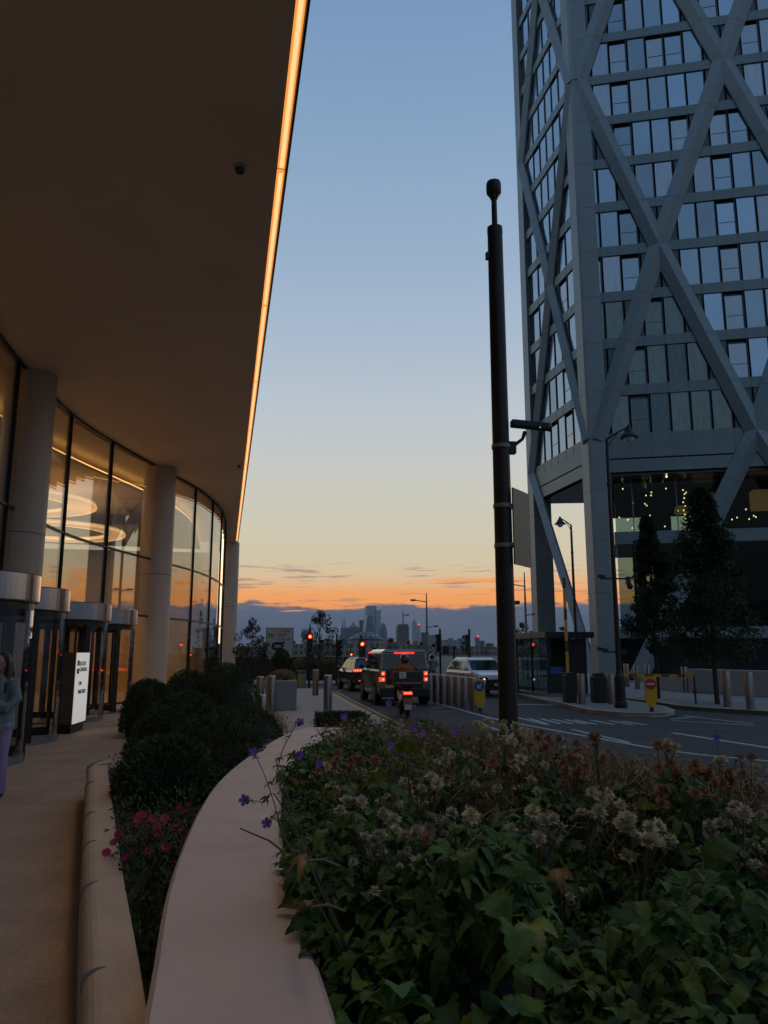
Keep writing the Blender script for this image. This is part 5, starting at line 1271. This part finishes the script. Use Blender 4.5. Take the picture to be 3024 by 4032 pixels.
def in_view(x, y, m_=1.7):
    xc = x*CR.x+y*CR.y; yc = x*CF.x+y*CF.y
    return abs(xc) < .5*yc+.3 or (abs(xc) < .5*yc+m_ and R0.random() < .55)
# dense leafy ground cover (nobody could count it)
g = random.Random(77); gc = MB(); gc2 = MB()
n = 0
while n < 9000:
    y = 1.3+8.6*g.random()**1.55; x = g.uniform(.2, 7.5)
    lo = BX(y)-.02
    if x < lo or y > bed_far(x)-.15 or not in_view(x, y): continue
    edge_ = min(1, (x-lo)/.45)
    top = (.60+.24*edge_+(.13 if y > 3.3 and x < 2.3 else 0)*g.random())*(1+.13*math.sin(x*3.1+y*1.7)+.12*math.sin(x*7-y*4))
    if math.sin(x*5.3+1)*math.sin(y*4.7) > .62: continue
    if x > 1.15 and y < 3.4 and g.random() < .5: continue
    if y > 5.5: top -= .02*(y-5.5)
    if y > 4.2: top -= .08
    z = .42+(top-.42)*g.random()**.55
    a = g.uniform(0, 2*PI); d = Vector((math.cos(a), math.sin(a), g.uniform(-.15,.55)))
    d += Vector((-.15,-.35,0))
    s = (g.uniform(.045,.115) if g.random() < .85 else g.uniform(.11,.16)) if y < 4.5 else g.uniform(.05,.10)
    lb_ = g.choice((1,1,3,3,3,5))
    leaf3(gc, Vector((x,y,z)), d, s*(1.1 if lb_ == 1 else 1), g, lb_, g.choice((.1,.3,.5,.9,1.2))*g.uniform(.7,1.2))
    n += 1
tag(gc.build('ground_cover', A_LEAF), 'dense mass of dark green toothed leaves filling the foreground flower bed', 'ground cover', kind='stuff')
# thick haze of thin stems and small dry heads behind the leaves
st = MB(); hc = MB(); n = 0
while n < 300:
    y = 2.9+6.6*g.random()**1.1; x = g.uniform(.4, 7)
    if x < BX(y)+.18 or y > bed_far(x)-.15 or not in_view(x, y): continue
    if x < 1.3 and g.random() < .5: continue
    if y < 4.2 and g.random() < .4: continue
    h = g.uniform(.72,.96); kind = g.choice((0,0,0,0,1,1,2))
    p0 = Vector((x,y,.42)); lean = Vector((g.uniform(-.12,.12), g.uniform(-.12,.12), 0)); fk = p0+lean*.6+Vector((0,0,(h-.42)*.72))
    st.tube([p0, (p0+fk)/2+lean*.15, fk], [.0045,.004,.003], 4, caps=False)
    for k_ in range(g.randint(2,7)):
        q = fk+Vector((g.gauss(0,.07), g.gauss(0,.07), (h-.42)*.28+g.uniform(-.09,.03)))
        st.tube([fk, fk.lerp(q,.6)+Vector((0,0,-.01)), q], [.0025,.002,.0015], 3, caps=False)
        seed_head(hc, q, Vector((g.uniform(-.6,.6), g.uniform(-.8,.2), 1)), g.uniform(.017,.030), g, 9 if y < 5 else 6, kind if g.random() < .85 else g.choice((0,1,2)))
    if g.random() < .5: leaf3(gc2, fk*1.0-Vector((0,0,.05)), Vector((g.uniform(-1,1), g.uniform(-1,.3), .2)), g.uniform(.05,.09), g)
    n += 1
# fine wisps of tan grass between them
while n < 3900:
    y = 3.6+5.4*g.random(); x = g.uniform(1.2, 7)
    if x < 2.0 and g.random() < .6: continue
    if x < BX(y)+.3 or y > bed_far(x)-.05 or not in_view(x, y): continue
    p0 = Vector((x,y,.5)); a = g.uniform(0,2*PI); d = Vector((math.cos(a), math.sin(a), 0))*g.uniform(.05,.22); h = g.uniform(.28,.5)
    st.tube([p0, p0+d*.3+Vector((0,0,h*.8)), p0+d+Vector((0,0,h)), p0+d*1.7+Vector((0,0,h*.93))], [.0022,.002,.0022,.001], 3, mi=1, caps=False); n += 1
tag(gc2.build('upper_leaves', A_LEAF), 'scattered small leaves on the stems of the fading flowers', 'leaves', kind='stuff')
tag(st.build('dry_stem_mass', [A_STEM, A_TANG]), 'tangle of thin stems of the fading flowers in the right bed', 'stems', kind='stuff')
tag(hc.build('seed_head_mass', [A_HEADC, A_HEADB, A_HEADP]), 'mass of small dry papery flower heads across the right bed', 'seed heads', kind='stuff')
# standing seed-head plants that rise above the rest
def seed_plant(px_, py_, depth, label, col, nh, spread, rg):
    q = ray(px_, py_); s_ = depth/(q.x*CF.x+q.y*CF.y)*1.0; tip = Vector((q.x*s_, q.y*s_, EYE+q.z*s_))
    base = Vector((tip.x+rg.uniform(-.08,.08), tip.y+rg.uniform(-.05,.1), .41))
    t = thing('seed_head_plant', label, 'plant', base, 0, 'tall seed head plants standing over the flower bed')
    H_ = tip.z-base.z; ln = tip-base; sm_ = MB()
    fork = Vector((ln.x*.5, ln.y*.5, H_*.66))
    sm_.tube([(0,0,0), fork*.5+Vector((.01,0,0)), fork], [.0085,.0075,.006], 6)
    hs = []
    for i in range(nh):
        e = Vector((ln.x,ln.y,H_))+Vector((rg.uniform(-1,1)*spread, rg.uniform(-1,1)*spread*.8, -abs(rg.gauss(0,.5))*spread))
        if i == 0: e = Vector((ln.x,ln.y,H_))
        st_ = fork*rg.uniform(.85,1.0)
        sm_.tube([st_, st_.lerp(e,.55)+Vector((0,0,-.012)), e], [.004,.003,.0022], 5); hs.append(e)
    sm_.build('stem', A_STEM, t)
    lf = MB()
    for i in range(4): leaf3(lf, fork*rg.uniform(.4,1.0), Vector((rg.uniform(-1,1), rg.uniform(-1,1), .2)), rg.uniform(.05,.09), rg)
    lf.build('foliage', A_LEAF, t)
    for e in hs:
        hb = MB(); seed_head(hb, Vector((0,0,0)), Vector((rg.uniform(-.5,.5), rg.uniform(-.9,.1), .8)), rg.uniform(.031,.044), rg, 11)
        hb.build('flower_head', {'c': A_HEADC, 'b': A_HEADB, 'p': A_HEADP}[col if rg.random() < .75 else rg.choice('cbp')], t, e)
    return t
pr_ = random.Random(5)
for args in ((1985,2845,5.0,'pale cream seed heads in a tall cluster in front of the thick pole','c',12,.16),(2060,2905,4.7,'cream and grey seed heads just right of the thick pole foot','c',11,.15),(2130,2890,4.6,'rust brown seed head cluster right of the thick pole','b',11,.15),
    (2230,2920,4.5,'rust brown seed heads over the white road line','b',10,.14),(2350,2905,4.4,'pair of rust seed heads tall on one dark stem','b',4,.06),(2280,2985,4.2,'mixed brown seed heads below the pair of rust ones','b',10,.15),
    (2050,2990,4.3,'greenish brown seed heads on the mid left of the bed','c',10,.16),(2630,2925,4.2,'cluster of white fluffy seed heads against the road, tallest right of centre','c',6,.07),(2640,3010,4.1,'brown seed heads under the white fluffy cluster','b',8,.13),
    (2835,2995,4.0,'single cream seed head high beside orange ones at the right','c',3,.06),(2790,3040,3.9,'large orange brown seed heads near the right edge','b',8,.11),(2870,3040,3.9,'brown withered seed heads leaning right near the right edge','b',6,.10),(2740,3090,3.8,'dark rust seed head on a forked stem at the right','b',4,.10),
    (2620,3110,3.8,'dark brown seed head pair left of the forked stem','b',5,.10),(2960,2980,4.6,'wispy pale seed heads at the far right edge','p',7,.14),(1890,2855,6.0,'sparse cream seed heads left of the thick pole against the road','c',5,.10),
    (1760,2960,4.8,'small cream seed heads among the purple flowers','p',8,.14),(1330,2965,4.8,'brown seed heads before the square hedge','b',8,.14),(1420,2990,4.6,'round tan seed heads right of the square hedge','b',8,.13),(1420,3160,3.6,'pinkish grey seed head row over the big leaves on the left','p',10,.13),
    (1560,3270,3.3,'pale pink flower heads low in the middle of the bed','p',9,.12),(1780,3200,3.4,'pinkish heads over the dark leaves at centre','p',8,.12),(2330,3120,3.6,'pale green rimmed seed heads right of centre','c',9,.13),(2480,3190,3.3,'papery white seed heads in the middle right','c',9,.12),
    (2560,3260,3.2,'papery cream seed heads low right of centre','c',8,.11),(2100,3200,3.4,'tan seed heads low in the middle of the bed','p',9,.14),(2900,3180,3.5,'dusty pink seed heads at the right edge','p',9,.14),(1700,3060,4.2,'pale seed heads between the two yellow leaves','c',8,.14)):
    seed_plant(*args, pr_)
# purple cranesbills
def cranesbill(base, label, stems, rg, m=A_PURP, stem_m=A_STEM):
    t = thing('cranesbill', label, 'flower', base, 0, 'purple cranesbills in the flower bed')
    sm_ = MB(); lf = MB(); fl = []
    for pts in stems:
        pts = [Vector(p)-Vector(base) for p in pts]; sp_ = spline(pts, 4)
        sm_.tube(sp_, [.0032-.002*i/len(sp_) for i in range(len(sp_))], 5)
        for q in sp_[3::4]:
            for _ in range(2): leaf3(lf, q, Vector((rg.uniform(-1,1), rg.uniform(-1,1), .1)), rg.uniform(.018,.035), rg, 5, .4, .25)
        fl.append(sp_[-1])
    sm_.build('stem', stem_m, t); lf.build('foliage', A_LEAF, t)
    for e in fl:
        f = MB(); petal_flower(f, Vector((0,0,0)), Vector((rg.uniform(-.5,.3), -1, rg.uniform(0,.8))), rg.uniform(.018,.024), rg); f.build('petals', m, t, e)
    return t
def at(px_, py_, depth):
    q = ray(px_, py_); s_ = depth/(q.x*CF.x+q.y*CF.y); return Vector((q.x*s_, q.y*s_, EYE+q.z*s_))
cb = random.Random(8)
b0 = Vector((.56, 3.05, .46))
cranesbill(b0, 'tall purple cranesbill arching out over the granite wall at the bed edge', [[b0,at(1130,3320,3.0),at(1085,3180,3.05),at(1045,3060,3.1),at(1000,2962,3.15)],[b0,at(1125,3300,2.95),at(1100,3200,2.95),at(1050,3240,2.95)],[b0,at(1120,3150,3.05),at(1100,3000,3.1),at(1150,2880,3.1),at(1180,2845,3.15)],[b0,at(1115,3180,3.0),at(1040,3160,3.0),at(962,3150,3.0)],[b0,at(1120,3100,3.0),at(1105,2985,3.05),at(1180,2975,3.1)]], cb)
for s_ in ([at(1125,3360,2.9),at(1060,3310,2.9),at(945,3262,2.9)],):
    t = thing('fallen_twig','thin bare red twig sticking out over the granite wall','twig',s_[0]); MB().tube([p-s_[0] for p in s_], [.005,.004,.003], 6).build('twig', A_STEMR, t)
for i, (px_, py_, dp, lb) in enumerate(((1530,2770,4.6,'purple cranesbill standing against the scooter wheel'),(1632,2865,4.3,'pair of purple cranesbill flowers highest in the middle of the road'),(1785,2880,4.4,'small purple cranesbill against the grey road'),(1355,2822,4.6,'purple cranesbill over the square hedge'),(1258,3005,3.8,'purple cranesbill low at the left edge of the bed'),(1540,2935,4.2,'two small purple cranesbills below the road edge'),(2822,2905,4.4,'single dark purple flower floating over the road at the right'))):
    b_ = at(px_+cb.uniform(-40,60), py_+430, dp*.96); b_.z = .42
    e = at(px_, py_, dp); e2 = e+Vector((.05,.02,-.035))
    mid = b_.lerp(e,.55)+Vector((cb.uniform(-.05,.05),0,0))
    cranesbill(b_, lb, [[b_,mid,e]]+([[b_,mid,e2]] if i in (1,5) else []), cb)
# large single leaves that stand out
def big_leaf(px_, py_, dp, size, label, m, lobes=5, d=(-.1,-.8,.5), droop=.35):
    low = m is A_LEAFB and px_ < 1300
    p = at(px_, py_, dp); t = thing('broad_leaf', label, 'leaf', p, 0, 'broad leaves standing out in the flower bed'); mb = MB(); leaf3(mb, Vector((0,0,0)), Vector(d), size, pr_, lobes, droop, .5); mb.build('blade', m, t)
    MB().tube([(0,0,0),(.06,.01,.0),(.12,.03,-.03)] if low else [(0,0,0),(.03,.05,-.2),(.03,.06,-.35)], [.004,.005,.006], 5).build('stalk', A_STEM, t)
big_leaf(1600,2960,4.2,.105,'broad yellow green leaf upper one in the middle of the bed',A_LEAFY,5,(0,-.5,.9)); big_leaf(1490,3080,3.7,.10,'broad yellow green leaf left of centre, lower of the two',A_LEAFY,5,(-.1,-.6,.7))
big_leaf(2535,3190,3.4,.07,'yellowing small leaf standing among papery seed heads',A_LEAFY,3,(0,-.3,.9))
big_leaf(1225,3570,2.75,.075,'curled dying brown leaf lying on the granite wall',A_LEAFB,3,(-1,-.2,.1),.4); big_leaf(1205,3390,2.8,.06,'half brown leaf hanging over the wall edge',A_LEAFB,3,(-1,.1,.0),.8)
big_leaf(1540,3990,2.15,.16,'large plain green leaf at the bottom edge of the photo',A_LEAF,5,(0,-.6,.5)); big_leaf(2080,3640,2.5,.09,'yellow edged leaf hanging low at centre right',A_LEAFY,3,(.1,-.5,-.4)); big_leaf(2200,3420,2.9,.065,'pale brown withered leaf standing right of centre',A_LEAFB,3,(0,-.3,-.8))
# ornamental grass
for i, (x, y, h, lb) in enumerate(((2.62,6.2,.50,'tan ornamental grass clump by the road edge right of the thick pole'),(2.9,5.3,.50,'tan ornamental grass clump in the middle of the right bed edge'),(3.08,4.5,.50,'tan ornamental grass clump at the far right of the bed'))):
    rg = random.Random(90+i); t = thing('grass_clump', lb, 'ornamental grass', (x,y,.41), 0, 'tan ornamental grasses'); mb = MB()
    for k_ in range(420):
        a = rg.uniform(0,2*PI); r0 = rg.uniform(0,.14); rch = rg.uniform(.15,.55); hh = h*rg.uniform(.6,1.15)
        d = Vector((math.cos(a), math.sin(a), 0)); p0 = d*r0; p1 = d*(r0+rch*.35)+Vector((0,0,hh*.8)); p2 = d*(r0+rch*.75)+Vector((0,0,hh)); p3 = d*(r0+rch*1.25)+Vector((0,0,hh*.82))
        s_ = Vector((-d.y,d.x,0))*.003
        mb.add([p0-s_,p0+s_,p1-s_,p1+s_,p2-s_*.8,p2+s_*.8,p3], [(0,1,3,2),(2,3,5,4),(4,5,6)])
    mb.build('blades', A_TANG, t)
# left bed: pink flowers, low foliage along the wall
t = thing('pink_flowers', 'clump of bright pink flowers spilling over the low kerb wall', 'flowers', (-.44,5.6,.34))
rg = random.Random(61); lf = MB(); sm_ = MB()
for i in range(150):
    p = Vector((rg.gauss(0,.12)-.0, rg.gauss(0,.20), rg.uniform(.02,.26))); leaf3(lf, p, Vector((rg.uniform(-1,1), rg.uniform(-1,.6), .3)), rg.uniform(.03,.055), rg, 3, .4)
lf.build('foliage', A_YEW, t)
for i in range(22):
    p = Vector((rg.gauss(-.0,.085), rg.gauss(0,.20), rg.uniform(.10,.34)))
    if i < 3: p = Vector((-.17-.03*i,-.05-.12*i,.20-.03*i))
    f = MB()
    for _ in range(2): petal_flower(f, Vector((rg.uniform(-.012,.012),rg.uniform(-.012,.012),0)), Vector((rg.uniform(-.6,.3), -1, rg.uniform(.2,1.2))), rg.uniform(.020,.030), rg, 6)
    f.build('blossom', A_PINK, t, p); sm_.tube([(p.x*.4,p.y*.4,.0),p], [.004,.002], 4)
sm_.build('stem', A_STEM, t)
lc = MB(); n = 0
while n < 5200:
    y = 1.6+9.5*rg.random(); xl, xr = at_curve([(p.x,p.y) for p in kr[:-12]], y)+.02, at_curve([(p.x,p.y) for p in wl], y)-.01
    if y > 9.5: xl = -1.1
    if xr-xl < .02: xl = xr-.02
    x = rg.uniform(xl-.03*(y > 3), xr); hh = .34+min(.22, (xr-xl)*.45)*rg.random()*(.6+.4*math.sin(y*3+x*2)**2)
    if y > 6.2: hh += .08*rg.random()
    if y > 9: hh = .34+rg.uniform(0,.25)
    diamond(lc, Vector((x,y,hh)), rv(rg)+Vector((0,0,.6)), rv(rg), rg.uniform(.03,.07), rg.uniform(.012,.028)); n += 1
tag(lc.build('low_foliage', A_YEW), 'low dark ground foliage between the kerb wall and the curving planter wall', 'ground cover', kind='stuff')
t = thing('red_flowers', 'few small red flowers close against the curving granite wall', 'flowers', (-.24,6.4,.34))
for i in range(7):
    f = MB(); petal_flower(f, Vector((0,0,0)), Vector((-.3,-1,.6)), .022, rg, 5); f.build('blossom', MATS['pink_petal'] if i % 2 else A_SRED, t, (rg.uniform(-.09,.02), rg.uniform(-.5,.5), rg.uniform(.10,.24)))
MB().tube([(-.03,0,0),(-.03,0,.2)], .004, 4).build('stem', A_STEM, t)
dp_ = MB()
for i in range(500):
    x = rg.uniform(.75,1.35); y = rg.uniform(15,22); dp_.tube([(x,y,.08),(x+rg.uniform(-.15,.15),y,.15+.3*rg.random())],[.004,.002],3,caps=False); diamond(dp_, Vector((x+rg.uniform(-.15,.15),y,.1+.3*rg.random())), rv(rg), rv(rg), .05,.025)
tag(dp_.build('dry_ground_plants', A_TANG), 'sparse tan dry plants at the foot of the left hedge by the bollards', 'dry plants', kind='stuff')
# ------------------------------------------------------------------ haze
hz = bpy.data.materials.new('air'); hz.use_nodes = True; t = hz.node_tree; t.nodes.clear()
pv_ = t.nodes.new('ShaderNodeVolumePrincipled'); pv_.inputs['Color'].default_value = (.78,.84,.92,1); pv_.inputs['Density'].default_value = .00002; pv_.inputs['Anisotropy'].default_value = .2
t.links.new(pv_.outputs[0], t.nodes.new('ShaderNodeOutputMaterial').inputs['Volume'])
HAZE = MB().box(-2500,5200,-60,6200,-1.3,330).build('haze', hz); HAZE['kind'] = 'stuff'; tag(HAZE, 'thin evening haze over the distant skyline', 'haze', kind='stuff')
